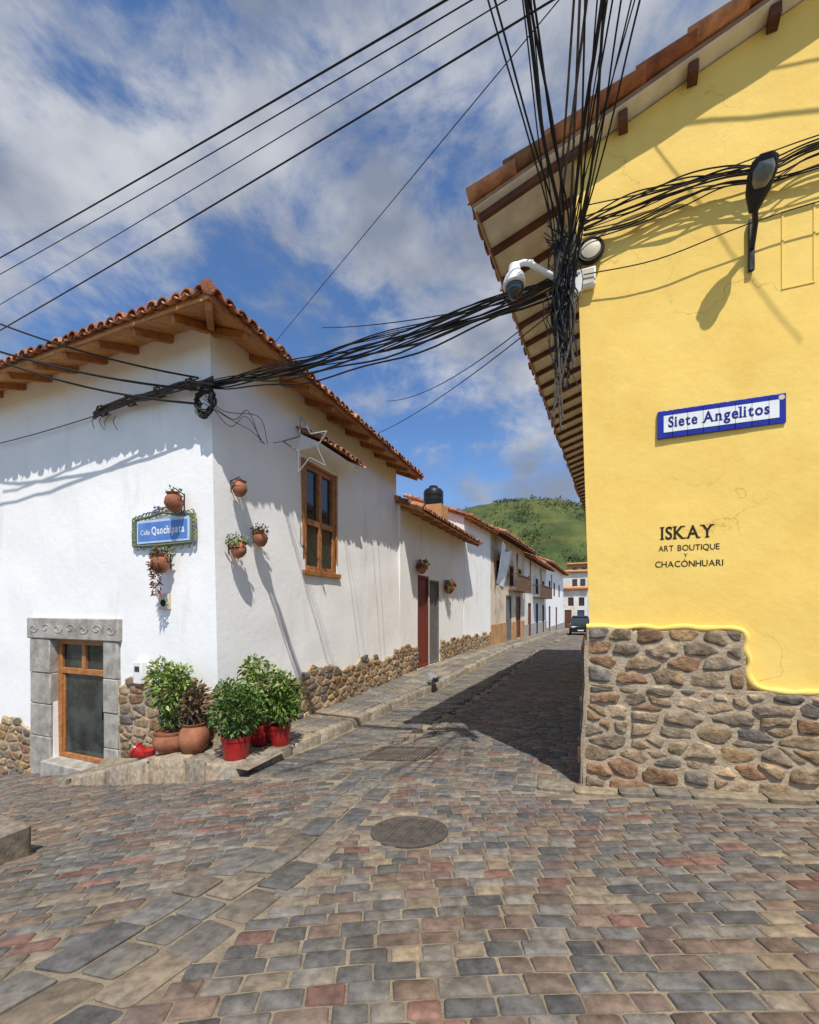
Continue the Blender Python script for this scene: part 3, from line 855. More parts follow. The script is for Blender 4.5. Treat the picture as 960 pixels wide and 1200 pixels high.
sp = lambda u, z, d: V((yn(z) - .03 + .097 * u - d - flare(0, z), 4.22 - .03 * max(0, .9 - z) * max(0, 1 - u) + u, z))
stp = lambda u: 1.4 + .05 * math.sin(u * 7)
rubble(mb, (-.02, -.5, 6, 1.6), .25, .15, lambda u, z, d: sp(u, z, d + .015), stp)
sheet(mb, -.035, 6, -.6, lambda u: stp(u) - .05, sp, .016)
mb.build('stone_base', [m_stone, m_mortar], yh, ang=60)
# thin uneven plaster edge over the stepped top of the stones
mb = MB()
lip = []
for u, z in [(-.01, 1.47), (.15, 1.475), (.3, 1.462), (.45, 1.48), (.6, 1.465), (.78, 1.485), (.9, 1.47), (1.08, 1.478), (1.18, 1.46), (1.215, 1.40), (1.205, 1.3), (1.23, 1.2), (1.215, 1.1), (1.25, 1.02), (1.33, .985), (1.5, .97), (1.7, .985), (1.9, .965), (2.1, .975), (2.6, .985), (3.2, .97), (4.0, .985), (5.0, .98)]:
    lip.append(fp(max(u, 0), z, .018))
def spl(pts, k=6):
    P = [pts[0] * 2 - pts[1]] + pts + [pts[-1] * 2 - pts[-2]]; o = []
    for i in range(1, len(P) - 2):
        a, b, c, d = P[i - 1:i + 3]
        for j in range(k):
            t = j / k
            o.append(.5 * ((2 * b) + (c - a) * t + (2 * a - 5 * b + 4 * c - d) * t * t + (3 * b - a - 3 * c + d) * t ** 3))
    return o + [pts[-1]]
ls = spl(lip, 8)
mb.tube(ls, [.026 + .012 * noise.noise(p * 9) for p in ls], 10)
mb.build('plaster_lip', m_yellow, yh, ang=80)
# roof
mb = MB()
E0 = V((EN0, YS0, EZ0))
ad = V((.097, 1, 0))
tiles(mb, E0 + ad * -.02, ad, (1, 0, 0), YT, 15.1, lambda a: 7.5, pitch=.21, rows=21, over=.04)
yr = mb.build('roof', m_tile, yh)
mb = MB()
def YP(n, s, o): return V((n, s, yz(n, s) + o))
for o in (.0, -.04):
    mb.quad(YP(ne(YS0), YS0, o), YP(6.8, YS0, o), YP(6.8, 19.3, o), YP(ne(19.3), 19.3, o))
mb.quad(YP(ne(YS0), YS0, 0), YP(6.8, YS0, 0), YP(6.8, YS0, -.04), YP(ne(YS0), YS0, -.04))
mb.quad(YP(ne(YS0), YS0, 0), YP(ne(19.3), 19.3, 0), YP(ne(19.3), 19.3, -.04), YP(ne(YS0), YS0, -.04))
mb.build('soffit', m_pale, yr)
mb = MB()
mb.beam(YP(ne(YS0) - .01, YS0 + .008, -.012), YP(6.8, YS0 + .008, -.012), .02, .04)
mb.build('verge_board', m_verge, yr)
mb = MB()
mb.beam(YP(ne(YS0 + .04) + .02, YS0 + .04, -.03), YP(ne(19.3) + .02, 19.3, -.03), .02, .05)
mb.build('fascia', m_verge, yr)
for k in range(34):
    s = 4.16 + k * .45
    e = ne(s) + .03
    m2 = MB(); m2.beam(YP(e, s, -.075), YP(e + 1.05, s, -.075), .05, .06); m2.build('rafter', m_dwood, yr)
for n in (.42, .95, 1.5, 2.1, 2.7, 3.4, 4.1):
    m2 = MB(); m2.beam(YP(n, YS0 + .03, -.09), YP(n + .02, 4.24, -.09), .075, .09); m2.build('purlin_end', m_dwood, yr, bevel=.006)
# blind panel
mb = MB()
for a, b, c, d in ((1.58, 1.592, 4.22, 4.86), (1.78, 1.792, 4.22, 4.86), (1.592, 1.78, 4.848, 4.86), (1.592, 1.78, 4.22, 4.232)):
    mb.box((a, 4.2145, c), (b, 4.23, d))
mb.build('blind_panel', m_yellow, yh)

# ------------------------------------------------------------------ lettering
GC = {}
def glyph(ch, bold):
    k = (ch, bold)
    if k in GC: return GC[k]
    cu = bpy.data.curves.new('t', 'FONT'); cu.body = ch; cu.size = 1; cu.offset = bold; cu.resolution_u = 4
    ob = bpy.data.objects.new('t', cu); C.objects.link(ob)
    dg = bpy.context.evaluated_depsgraph_get(); dg.update()
    me = bpy.data.meshes.new_from_object(ob.evaluated_get(dg))
    vs = [(v.co.x, v.co.y) for v in me.vertices]; fs = [tuple(p.vertices) for p in me.polygons]
    bpy.data.objects.remove(ob); bpy.data.curves.remove(cu); bpy.data.meshes.remove(me)
    GC[k] = (vs, fs); return GC[k]
SERIF = {'I': [(.5, 0), (.5, 1)], 'K': [(.1, 0), (.1, 1), (.9, 0), (.86, 1)], 'A': [(.06, 0), (.94, 0)], 'Y': [(.5, 0), (.07, 1), (.93, 1)],
         'i': [(.5, 0)], 'l': [(.5, 0), (.2, 1)], 'n': [(.12, 0), (.88, 0)], 't': [], 'h': [(.12, 0), (.88, 0), (.05, 1)], 'p': [(.1, 0)]}
def write(mb, text, org, xd, width, height, out, bold=0.0, serif=False, zd=V((0, 0, 1)), gap=.08, cap=None):
    vs_all = []; fs_all = []; x = 0; cap_h = 0
    for ch in text:
        if ch == ' ': x += .34; continue
        vs, fs = glyph(ch, bold)
        x0 = min(v[0] for v in vs); x1 = max(v[0] for v in vs); y0 = min(v[1] for v in vs); y1 = max(v[1] for v in vs)
        b = len(vs_all)
        vs_all += [(v[0] - x0 + x, v[1], 0) for v in vs]; fs_all += [tuple(i + b for i in f) for f in fs]
        if ch.isupper() and ch != 'Ó': cap_h = max(cap_h, y1)
        if serif:
            for fx, ty in SERIF.get(ch, []):
                c = x + (x1 - x0) * fx; yy = (y1 - .06) if ty else 0; hw = .13; q = len(vs_all)
                vs_all += [(c - hw, yy, .0006), (c + hw, yy, .0006), (c + hw, yy + .055, .0006), (c - hw, yy + .055, .0006)]
                fs_all.append((q, q + 1, q + 2, q + 3))
        x += x1 - x0 + gap + (.05 if serif and ch in 'IliKAYn' else 0)
    Wt = max(v[0] for v in vs_all); sx = width / Wt; sy = height / (cap_h or .7)
    mb.add([V(org) + xd * (v[0] * sx) + zd * (v[1] * sy) + out * v[2] for v in vs_all], fs_all)
XN = V((1, 0, 0)); OUT = V((0, -1, 0))
LY = 4.2175
for txt, o, w, h, bold, ser in (('ISKAY', (.735, LY, 2.25), .395, .112, .02, True), ('ART', (.715, LY, 2.145), .115, .050, .006, False), ('BOUTIQUE', (.86, LY, 2.145), .305, .050, .006, False),
                               ('Y', (.905, LY, 2.088), .03, .032, .0, False), ('CHACÓNHUARI', (.69, LY, 2.005), .50, .053, .008, False)):
    mb = MB(); write(mb, txt, o, XN, w, h, OUT, bold, ser); mb.build('painted_lettering', m_blackpaint, yh)

# street name plaque on the yellow house
def plaque(label, x0, x1, z0, z1, s, rim, nt, parts, bm, pm, tm):
    t = thing('street_sign', label, 'street sign', ((x0 + x1) / 2, s, z0))
    m = MB(); w = (x1 - x0) / nt
    for i in range(nt): m.box((x0 + w * i + .0015, s - .018, z0), (x0 + w * (i + 1) - .0015, s + .03, z1))
    m.build('border', bm, t, bevel=.002)
    m = MB()
    for i in range(nt):
        a = max(x0 + w * i + .0015, x0 + rim); b = min(x0 + w * (i + 1) - .0015, x1 - rim)
        if b > a: m.box((a, s - .021, z0 + rim), (b, s - .0185, z1 - rim))
    m.build('panel', pm, t)
    for txt, o, wd, h, bold, ser in parts:
        m = MB(); write(m, txt, o, XN, wd, h, OUT, bold, ser); m.build('lettering', tm, t)
    return t
pq = plaque('blue and white tiled street sign reading Siete Angelitos on the yellow wall', .705, 1.603, 3.135, 3.372, 4.212, .046, 8,
       [('Siete', (.785, 4.1895, 3.222), .215, .092, .026, True), ('Angelitos', (1.04, 4.1895, 3.222), .455, .092, .026, True)], m_blue, m_wtile, m_bluepaint)
mb = MB(); mb.lathe([(.022, 0), (.02, .004)], (1.572, 4.193, 3.34), 14, ax=OUT); mb.build('emblem', m_cream, pq)
pw = plaque('small blue street sign reading Calle Qanchipata in an ornate ceramic frame on the white wall', -6.27, -5.17, 2.63, 2.98, 4.46, .035, 5,
       [('Calle', (-6.18, 4.4375, 2.76), .20, .075, .012, False), ('Qanchipata', (-5.94, 4.4375, 2.76), .68, .115, .025, True)], m_lrim, m_ltile, m_palepaint)

# ------------------------------------------------------------------ foliage helper
def leaves(mb, c, rad, n, size, cols, asp=.42, droop=.2):
    c = V(c)
    for _ in range(n):
        d = V((random.gauss(0, 1), random.gauss(0, 1), random.gauss(0, 1))).normalized()
        p = c + V((d.x * rad[0], d.y * rad[1], d.z * rad[2])) * (R() ** .4)
        ax = (d + V((U(-.9, .9), U(-.9, .9), U(-.5, .9)))).normalized()
        sd = ax.cross(V((U(-1, 1), U(-1, 1), U(-1, 1)))).normalized(); nr = ax.cross(sd)
        l = size * U(.6, 1.3); w = l * asp
        q = p + ax * l - V((0, 0, droop * l)); mid = p + ax * (l * .45) + nr * (l * .08)
        col = random.choice(cols); k = U(.7, 1.3)
        mb.add([p, mid + sd * w / 2, q, mid - sd * w / 2], [(0, 1, 2, 3)], 0, (col[0] * k, col[1] * k, col[2] * k))
# ornate scroll frame: glazed rim, scrolls and small leaves
mb = MB()
fc = [V((x, 4.455, z)) for x, z in ((-6.30, 2.60), (-5.72, 2.59), (-5.14, 2.60), (-5.13, 2.8), (-5.14, 3.01), (-5.45, 3.03), (-5.72, 3.08), (-5.99, 3.03), (-6.30, 3.01), (-6.31, 2.8))]
mb.tube(fc, .022, 7, 0, (.16, .20, .12), closed=True)
for i in range(10):
    p, q = fc[i], fc[(i + 1) % 10]
    for t in (.08, .32, .58, .84):
        m0 = p + (q - p) * t; o = (m0 - V((-5.72, 4.455, 2.81))).normalized(); sg = 1 if R() < .5 else -1
        tv = V((o.z, 0, -o.x)) * sg; pts = []
        for a in range(9):
            an = a * .62; rr = .055 * (1 - a * .08)
            pts.append(m0 + o * (.045 + rr * math.sin(an) * .8) + tv * (rr * math.cos(an)))
        mb.tube(pts, .011, 5, 0, random.choice([(.20, .26, .13), (.32, .30, .12), (.12, .18, .12), (.12, .16, .30)]))
for i in range(16):
    c0 = V((-5.72 + U(-.32, .32), 4.45, 3.10 + U(-.03, .10)))
    mb.ell(c0, U(.018, .032), .02, U(.018, .032), 8, 5, 0, random.choice([(.34, .30, .14), (.16, .22, .10), (.30, .26, .2), (.16, .2, .34)]))
mb.build('ceramic_frame', m_gold, pw)

def stems(mb, base, pts, r=.008):
    for p in pts: mb.tube([V(base), (V(base) + V(p)) / 2 + V((U(-.04, .04), U(-.04, .04), .05)), V(p)], [r, r * .8, r * .4], 5)
GRN = [(.07, .15, .022), (.10, .19, .035), (.045, .10, .02)]
LGR = [(.20, .28, .055), (.15, .23, .04), (.27, .33, .09)]
BRN = [(.16, .09, .05), (.10, .06, .04), (.20, .13, .08), (.13, .10, .04)]
def potted(label, pos, prof, potmat, clumps, stem_top, n=150):
    t = thing('potted_plant', label, 'potted plant', pos)
    p = V(pos)
    m = MB(); H = max(z for r_, z in prof); rt = prof[-1][0]
    m.lathe(prof + [(rt - .02, H), (rt - .03, H - .05)], p, 22); m.build('pot', potmat, t)
    m = MB(); m.lathe([(rt - .03, H - .06), (.02, H - .04)], p, 16); m.build('soil', m_soil, t)
    m = MB(); b = p + V((0, 0, H - .06))
    stems(m, b, [p + V((U(-.5, .5) * .5 + 0, U(-.25, .25), stem_top * U(.6, 1))) for _ in range(9)]); m.build('stem', m_bark, t)
    m = MB()
    for off, rad, k, size, cols in clumps: leaves(m, p + V(off), rad, k, size, cols)
    m.build('foliage', m_leaf, t)
cl = lambda x, y, z, rx, ry, rz_, k, sz, cols: ((x, y, z), (rx, ry, rz_), k, sz, cols)
def rp(r0, r1, h): return [(r0 * .92, 0), (r0, .03), (r1 * .95, h - .05), (r1, h - .045), (r1, h)]
potted('tall pale green bamboo like bush in a round terracotta pot, leftmost of the row', (-5.17, 4.16, -.34),
       [(.15, 0), (.22, .08), (.24, .17), (.21, .25), (.22, .27), (.22, .30)], m_terra,
       [cl(0, 0, .85, .33, .24, .34, 640, .085, LGR + GRN[:1]), cl(-.18, -.02, 1.07, .18, .16, .20, 280, .085, LGR), cl(.16, 0, 1.0, .21, .16, .2, 280, .085, LGR), cl(.05, 0, .52, .24, .18, .2, 260, .08, GRN)], 1.1)
potted('dry brown plant in a rounded terracotta jar between the bamboo bush and red pots', (-4.74, 4.15, -.30),
       [(.11, 0), (.17, .08), (.20, .2), (.17, .31), (.13, .36), (.15, .40)], m_terra,
       [cl(0, 0, .62, .17, .15, .22, 200, .10, BRN), cl(.03, 0, .82, .11, .1, .14, 80, .09, BRN)], .85)
potted('dense green shrub in a red pot standing nearest the kerb', (-4.02, 4.16, -.28), rp(.155, .185, .29), m_redpot,
       [cl(0, 0, .57, .33, .30, .30, 1300, .07, GRN), cl(-.1, 0, .83, .20, .20, .18, 400, .065, GRN), cl(.15, .05, .77, .18, .18, .18, 320, .065, GRN + LGR[:1])], .75)
potted('pale variegated tall shrub in a red pot, back of the row by the white wall', (-4.18, 4.78, -.30), rp(.14, .165, .28), m_redpot,
       [cl(.05, 0, .84, .30, .27, .30, 800, .09, LGR + [(.40, .44, .22)]), cl(.2, .05, .62, .24, .22, .22, 360, .09, LGR), cl(-.12, 0, 1.08, .16, .16, .16, 200, .09, LGR)], 1.0)
potted('green leafy shrub in a red pot, rightmost of the row along the lane', (-3.84, 4.80, -.31), rp(.125, .15, .31), m_redpot,
       [cl(.02, 0, .60, .26, .26, .27, 760, .09, GRN + LGR[:2]), cl(.08, 0, .87, .17, .17, .17, 240, .09, GRN + LGR)], .85)
# small tipped red flowerpot
mb = MB(); c = V((-5.72, 4.12, SWZ(-5.72, 4.1) + .09))
mb.lathe([(.055, -.10), (.07, -.08), (.10, .06), (.115, .07), (.115, .10), (.09, .10), (.06, -.05)], c, 16, ax=V((-.75, -.3, .35)))
mb.lathe([(.05, -.05), (.07, 0), (.085, .07), (.07, .075)], c + V((.13, .03, -.02)), 14)
tag(mb.build('flowerpot', m_redpot), 'small red flowerpot tipped over on the kerb left of the potted bushes', 'flowerpot')

# ------------------------------------------------------------------ wall planters
def planter(label, p, out, sz=1.0, trail=None, tilt=0):
    p = V(p); out = V(out); t = thing('wall_planter', label, 'wall planter', p, 'terracotta planters hung on the white walls')
    side = V((0, 0, 1)).cross(out)
    c = p + out * .16
    m = MB()
    m.tube([p + V((0, 0, .24 * sz)), c + V((0, 0, .30 * sz)), c + out * .06 + V((0, 0, .22 * sz))], .008, 5)
    m.tube([p + V((0, 0, .02)), p + V((0, 0, .26 * sz))], .009, 5)
    ring = [c + (out * math.cos(a) + side * math.sin(a)) * (.125 * sz) + V((0, 0, .10 * sz)) for a in [i * math.pi / 8 for i in range(16)]]
    m.tube(ring, .007, 5, closed=True)
    m.tube([p + V((0, 0, .08)), c - out * .12 * sz + V((0, 0, .10 * sz))], .009, 5)
    m.build('bracket', m_iron, t)
    m = MB(); ax = (V((0, 0, 1)) + side * tilt + out * .15).normalized()
    m.lathe([(.06 * sz, -.06 * sz), (.11 * sz, .0), (.135 * sz, .08 * sz), (.11 * sz, .16 * sz), (.075 * sz, .20 * sz), (.10 * sz, .235 * sz), (.085 * sz, .235 * sz), (.06 * sz, .19 * sz)], c, 16, ax=ax)
    for sg in (-1, 1):
        q = c + side * sg * .1 * sz + V((0, 0, .1 * sz))
        m.tube([q, q + side * sg * .06 * sz + V((0, 0, .06 * sz)), c + side * sg * .075 * sz + V((0, 0, .2 * sz))], .013, 6)
    m.build('pot', m_terra, t)
    if trail:
        m = MB()
        for off, rad, k, size, cols in trail: leaves(m, c + V(off), rad, k, size, cols)
        m.build('plant', m_leaf, t)
def sw_at(px, py, d=0):  # point on the lane wall of the white house
    p = atN(px, py, -4.76); return V((wc(p.z) + d, p.y, p.z))
EX = (1, 0, 0); SY = (0, -1, 0)
planter('empty terracotta jar planter, upper one on the lane wall beside the corner', sw_at(271, 579), EX, .80, None, .1)
planter('terracotta planter with green succulents, lower left on the lane wall', sw_at(267, 650), EX, .85, [cl(0, 0, .20, .14, .16, .09, 160, .055, GRN + LGR)], .35)
planter('terracotta planter with small reddish plants, right of the succulent planter', sw_at(296, 637), EX, .85, [cl(0, 0, .22, .11, .14, .07, 80, .055, BRN + GRN + [(.3, .05, .04)])], -.35)
planter('terracotta jar planter hung above the ornate street sign', atS(216, 598, 4.49), SY, .95, [cl(0, 0, .22, .1, .1, .06, 40, .06, BRN + GRN)])
planter('terracotta planter with a long reddish trailing plant below the ornate street sign', atS(200, 668, 4.49), SY, .98,
        [cl(0, 0, .24, .15, .12, .08, 140, .07, BRN + LGR), cl(0, -.09, .08, .10, .05, .2, 140, .06, [(.28, .06, .05), (.18, .07, .05), (.1, .11, .04)]), cl(0, -.07, -.16, .07, .05, .24, 160, .06, [(.28, .06, .05), (.18, .07, .05), (.1, .11, .04)])])
FLW = [(.4, .03, .03), (.3, .05, .04)] + GRN
def lowwall(s, z): return V((pl(s, [(11.27, -4.70), (18, -4.45)]) - .0, s, z))
planter('flowering planter above the red brown door of the low house', lowwall(12.55, 2.8), EX, 1.1, [cl(.02, 0, .24, .2, .28, .14, 180, .10, FLW)])
planter('flowering planter on the wall right of the grey door leaf of the low house', lowwall(15.4, 2.25), EX, 1.2, [cl(.02, 0, .26, .2, .34, .16, 260, .12, FLW)])

# small boxes on the white wall
p = atS(195, 705, 4.49)
t = thing('intercom', 'small cream intercom box with round speaker on the white front wall', 'intercom', p)
mb = MB(); mb.box(p + V((-.10, -.05, -.12)), p + V((.10, .02, .12))); mb.build('case', m_cream, t, bevel=.012)
mb = MB(); mb.lathe([(.055, 0), (.05, .012), (.02, .014)], p + V((0, -.05, -.02)), 16, ax=OUT); mb.build('speaker_grille', m_iron, t)
p = atS(165, 788, 4.46)
t = thing('meter_box', 'small white meter box on the stone base right of the wooden door', 'meter box', p)
mb = MB(); mb.box(p + V((-.09, -.06, -.17)), p + V((.09, .04, .17))); mb.build('case', m_plastic, t, bevel=.012)
mb = MB(); mb.box(p + V((-.05, -.065, .02)), p + V((.05, -.0605, .10))); mb.build('dial_window', m_glass, t)

# wire star
def star(label, c, rot, r, thick):
    c = V(c); side = V((.80, .60, 0)).normalized(); up = V((0, 0, 1)); pts = []
    for i in range(10):
        a = math.pi / 2 + i * math.pi / 5 + rot; rr = 1.0 if i % 2 == 0 else .42
        pts.append(c + side * (math.cos(a) * rr * r * .78) + up * (math.sin(a) * rr * r))
    m = MB()
    for i in range(10): m.tube([pts[i], pts[(i + 1) % 10]], thick, 6)
    lf = min(pts, key=lambda p: p.x)
    m.tube([lf, V((wc(lf.z) - .02, lf.y, lf.z))], .008, 5)
    tag(m.build('star_decoration', m_star), label, 'decoration')
star('large silver outline star decoration hung left of the upper window', atN(360, 522, -4.28), .26, .52, .014)

# ------------------------------------------------------------------ street lamp on the yellow wall
lb = atS(880, 316, 4.21)
t = thing('street_lamp', 'dark cobra head street lamp on a wall bracket of the yellow house', 'street lamp', lb)
hd = atS(884, 244, 4.02); he = atS(899, 178, 3.80)
mb = MB(); mb.box(lb + V((-.02, -.025, -.02)), lb + V((.02, .004, .40))); mb.build('bracket', m_lampg, t, bevel=.005)
mb = MB(); mb.tube([lb + V((0, -.02, .16)), lb + V((0, -.09, .30)), hd * .6 + (lb + V((0, -.1, .36))) * .4, hd], [.02, .02, .022, .025], 10); mb.build('arm', m_lampg, t)
axh = (he - hd).normalized(); LH = (he - hd).length / .47; xs_ = axh.cross(V((0, 1, 0))).normalized(); up_ = xs_.cross(axh).normalized()
if up_.y < 0: up_ = -up_
def loft(m, secs, mi=0, seg=16):
    vs = []
    for c, w, h0, h1 in secs:
        for k in range(seg):
            a = 2 * math.pi * k / seg; sy = math.sin(a)
            vs.append(c + xs_ * (w * math.cos(a)) + up_ * (sy * (h1 if sy > 0 else h0)))
    n = len(secs)
    fs = [(i * seg + k, i * seg + (k + 1) % seg, (i + 1) * seg + (k + 1) % seg, (i + 1) * seg + k) for i in range(n - 1) for k in range(seg)]
    fs += [tuple(range(seg)), tuple((n - 1) * seg + k for k in range(seg))]
    m.add(vs, fs, mi)
hx = lambda d, o=0: hd + axh * (d * LH) + up_ * o
mb = MB(); loft(mb, [(hx(-.04), .03, .03, .035), (hx(.05), .055, .035, .05), (hx(.14), .08, .03, .065), (hx(.30), .095, .03, .075), (hx(.42), .082, .03, .06), (hx(.47), .04, .02, .03)])
mb.build('lamp_head', m_lampg, t)
mb = MB(); loft(mb, [(hx(.18, -.022), .04, .02, .005), (hx(.24, -.026), .06, .05, .004), (hx(.34, -.026), .068, .055, .004), (hx(.41, -.022), .045, .03, .005)])
mb.build('lens', m_lens, t)

# ------------------------------------------------------------------ security camera
b = V((.03, 4.19, 4.66))
t = thing('security_camera', 'white dome security camera on an arm at the corner of the yellow house', 'security camera', b)
e = atS(622, 312, 3.92)
mb = MB(); mb.tube([b, (b + e) / 2, e + V((0, 0, .02))], .026, 10); mb.box(b + V((-.03, -.05, -.09)), b + V((.06, .03, .09))); mb.build('arm', m_plastic, t)
c = atS(603, 332, 3.90)
mb = MB(); mb.lathe([(.03, .17), (.05, .16), (.055, .10), (.085, .06), (.10, .02), (.105, -.02), (.09, -.03)][::-1], c, 20)
mb.tube([e + V((.02, 0, .02)), e + V((-.06, 0, .05)), c + V((0, 0, .16))], .028, 10); mb.build('housing', m_plastic, t)
mb = MB(); mb.ell(c + V((0, 0, -.045)), .085, .085, .10, 18, 10); mb.build('dome', m_glass, t)
# floodlight and terminal box
p = atS(692, 298, 4.20)
t = thing('floodlight', 'round cream faced floodlight with dark rim among the cables on the yellow wall', 'floodlight', p)
mb = MB(); mb.lathe([(.09, 0), (.115, .02), (.118, .055), (.105, .065), (.09, .06)], p, 22, ax=OUT); mb.build('rim', m_iron, t)
mb = MB(); mb.lathe([(.088, .055), (.08, .068), (.04, .078), (.01, .08)], p, 20, ax=OUT); mb.build('face', m_cream, t)
p = atS(687, 329, 4.20)
t = thing('terminal_box', 'small square white terminal box below the round floodlight', 'terminal box', p)
mb = MB(); mb.box(p + V((-.08, -.05, -.085)), p + V((.08, .01, .085))); mb.build('case', m_plastic, t, bevel=.008)
mb = MB(); mb.box(p + V((-.065, -.056, -.07)), p + V((.065, -.0505, .07))); mb.build('cover', m_cream, t, bevel=.002)

# ------------------------------------------------------------------ cables
def cat(p, q, sag, n=18):
    p, q = V(p), V(q)
    return [p + (q - p) * (i / n) - V((0, 0, sag * 4 * (i / n) * (1 - i / n))) for i in range(n + 1)]
spline = spl
def jit(p, a): return V(p) + V((U(-a, a), U(-a, a), U(-a, a)))
def cable(label, p, q, sag, r, e0=0, e1=0, m=m_cable):
    p, q = V(p), V(q); d = q - p
    mb = MB(); mb.tube(cat(p - d * e0, q + d * e1, sag, 24), r, 6)
    tag(mb.build('overhead_cable', m), label, 'cable', 'overhead cables')
A = atT
cable('uppermost black overhead cable crossing the top left of the sky', A(0, 298, 8), A(505, 0, 4), .10, .011, .5, .7)
cable('second black overhead cable from the top, just under the uppermost one', A(0, 316, 8), A(530, 0, 4), .13, .007, .5, .7)
cable('thick black overhead cable crossing the sky from the white roof to top centre', A(0, 382, 8), A(612, 10, 4), .12, .010, .5, .6)
cable('thin overhead wire between the thick black cables at upper left', A(0, 355, 8), A(440, 88, 4.6), .05, .006, .5, .9)
cable('thin wire rising from behind the white roof edge to top centre', A(340, 380, 9), A(622, 40, 4.2), .0, .006, .4, .6)
Wp = V((wc(4.8) + .03, 4.40, 4.78))
cable('black cable dropping past the left eave to the white house corner, upper of two', A(0, 370, 6.2), Wp + V((-.1, -.05, .1)), .15, .013, .4, 0)
cable('black cable dropping past the left eave to the white house corner, lower of two', A(0, 402, 6.3), Wp + V((0, -.06, -.1)), .16, .016, .4, 0)
cable('thick black cable sagging from the left edge to the cable coil', A(0, 410, 6.5), Wp + V((.0, -.08, -.3)), .22, .015, .4, 0)
cable('thin wire running along the white front wall to the corner', A(0, 515, 7.75), Wp + V((-.2, .03, .15)), .1, .007, .3, 0)
cable('thin wire from the security camera corner to the white roof edge', A(640, 345, 3.95), A(378, 384, 8.4), .08, .007)
cable('thin wire from the yellow house corner to the lane wall of the white house', A(655, 360, 3.98), A(432, 512, 10.2), .15, .006)
cable('thin wire from the yellow house corner to the far eave of the white house', A(655, 350, 3.98), A(452, 470, 9.5), .25, .006)
# bundle across the lane
Yp = V((.02, 4.14, 4.74))
mb = MB()
for k in range(17):
    s0 = jit(Wp + V((.02, -.02, 0)), .05); s1 = jit(Yp, .07) + V((0, 0, U(-.08, .08)))
    pts = cat(s0, s1, U(.04, .17) if k < 14 else U(.22, .36), 22)
    ph = U(0, 6)
    pts = [p + V((0, .02 * math.sin(i * .9 + ph), .02 * math.cos(i * .9 + ph))) if 0 < i < 22 else p for i, p in enumerate(pts)]
    mb.tube(pts, U(.005, .011), 5)
tag(mb.build('cable_bundle', m_cable), 'thick bundle of black cables strung across the lane between the two corner houses', 'cable bundle')
# coil at the white corner
mb = MB(); cc = Wp + V((.06, -.09, -.28))
for k in range(11):
    r1, r2 = U(.09, .20), U(.11, .25); ph = U(-.5, .5)
    mb.tube([cc + V((math.cos(a) * r1 + U(-.01, .01), math.sin(a) * r1 * ph * .5 + U(-.03, .03), math.sin(a) * r2)) for a in [i * math.pi / 9 for i in range(18)]], U(.01, .016), 6, closed=True)
for k in range(4):
    mb.tube(spline([jit(cc + V((-.02, 0, .1)), .1), jit(cc + V((.12, .3, -.15)), .12), jit(cc + V((.1, .75, .05)), .15), jit(cc + V((.08, 1.1, -.25)), .12)]), .005, 5)
tag(mb.build('cable_coil', m_cable), 'coil of black cable hanging on the corner of the white house', 'cable coil')
# bundle along white front
mb = MB()
for k in range(9):
    w = [atS(x, y + U(-5, 5), 4.36 + U(-.04, .04)) for x, y in ((110, 488), (125, 478), (150, 470), (180, 462), (215, 452), (250, 446))]
    mb.tube(spline(w), U(.010, .018), 6)
for x, y in ((118, 482), (150, 470), (185, 460), (222, 451)):
    p = atS(x, y, 4.36)
    for k in range(3): mb.tube([p + V((U(-.02, .02) + .03 * k, math.cos(a) * .07, math.sin(a) * .08)) for a in [i * math.pi / 5 for i in range(10)]], .009, 5, closed=True)
    mb.tube([p, p + V((0, .18, .0))], .012, 5)
for k in range(4):
    p = atS(112 + 8 * k, 487, 4.34); mb.tube(spline([p, jit(p + V((-.05, 0, -.08)), .03), jit(p + V((.02, 0, -.2)), .05)]), .006, 4)
tag(mb.build('cable_bundle', m_gcable), 'weathered brown cable bundle strapped along the white front wall under the eave', 'cable bundle')
# tangle on the yellow corner going overhead
mb = MB()
tops = [(572, 0, 2.9), (580, 0, 2.9), (612, -5, 2.8), (616, -5, 2.8), (620, -5, 2.8), (625, -5, 2.8), (622, -5, 2.8), (686, -5, 2.7), (700, 0, 2.7), (706, 0, 2.7), (709, 0, 2.7), (712, 0, 2.7), (718, 0, 2.7), (728, 0, 2.7), (740, 0, 2.7), (744, 0, 2.7), (750, 0, 2.7)]
for k, (x, y, tt_) in enumerate(tops):
    hi = atT(x, y, tt_)
    off = (x - 660) / 700.0
    b0 = V((-.07 + U(-.10, .07), 4.08 + U(-.04, .04), 3.70 + U(-.1, .7))); b1 = V((-.07 + U(-.12, .09), 4.05 + U(-.05, .05), 4.50 + U(-.15, .15)))
    b2 = V((-.03 + off * .8 + U(-.07, .07), 3.92 + U(-.05, .05), 5.0 + U(-.08, .08)))
    d = hi - b2
    rad = {3: .015, 4: .010, 9: .014, 10: .011}.get(k, random.choice([.005, .006, .007, .008]))
    mb.tube(spline([b0, b1, b2, b2 + d * .5 - V((0, 0, .05)) + V((U(-.04, .04), 0, U(-.04, .04))), hi, hi + d * 1.0, hi + d * 2.6]), rad, 6)
for k in range(16):
    w = [V((-.08 + U(-.17, .14), 4.06 + U(-.06, .06), z + U(-.10, .10))) for z in (3.55 + U(0, .7), 4.35, 4.6, 4.85, 5.15)]
    mb.tube(spline(w), U(.004, .009), 5)
for k in range(10):
    c0 = V((-.08 + U(-.08, .08), 4.05, U(3.9, 4.95))); rr = U(.06, .15)
    mb.tube([c0 + V((math.cos(a) * rr * .8, U(-.04, .04), math.sin(a) * rr * 1.5)) for a in [i * math.pi / 7 for i in range(14)]], .004, 5, closed=True)
tag(mb.build('cable_tangle', m_cable), 'dense vertical tangle of black cables rising from the yellow house corner overhead', 'cable tangle')
mb = MB()
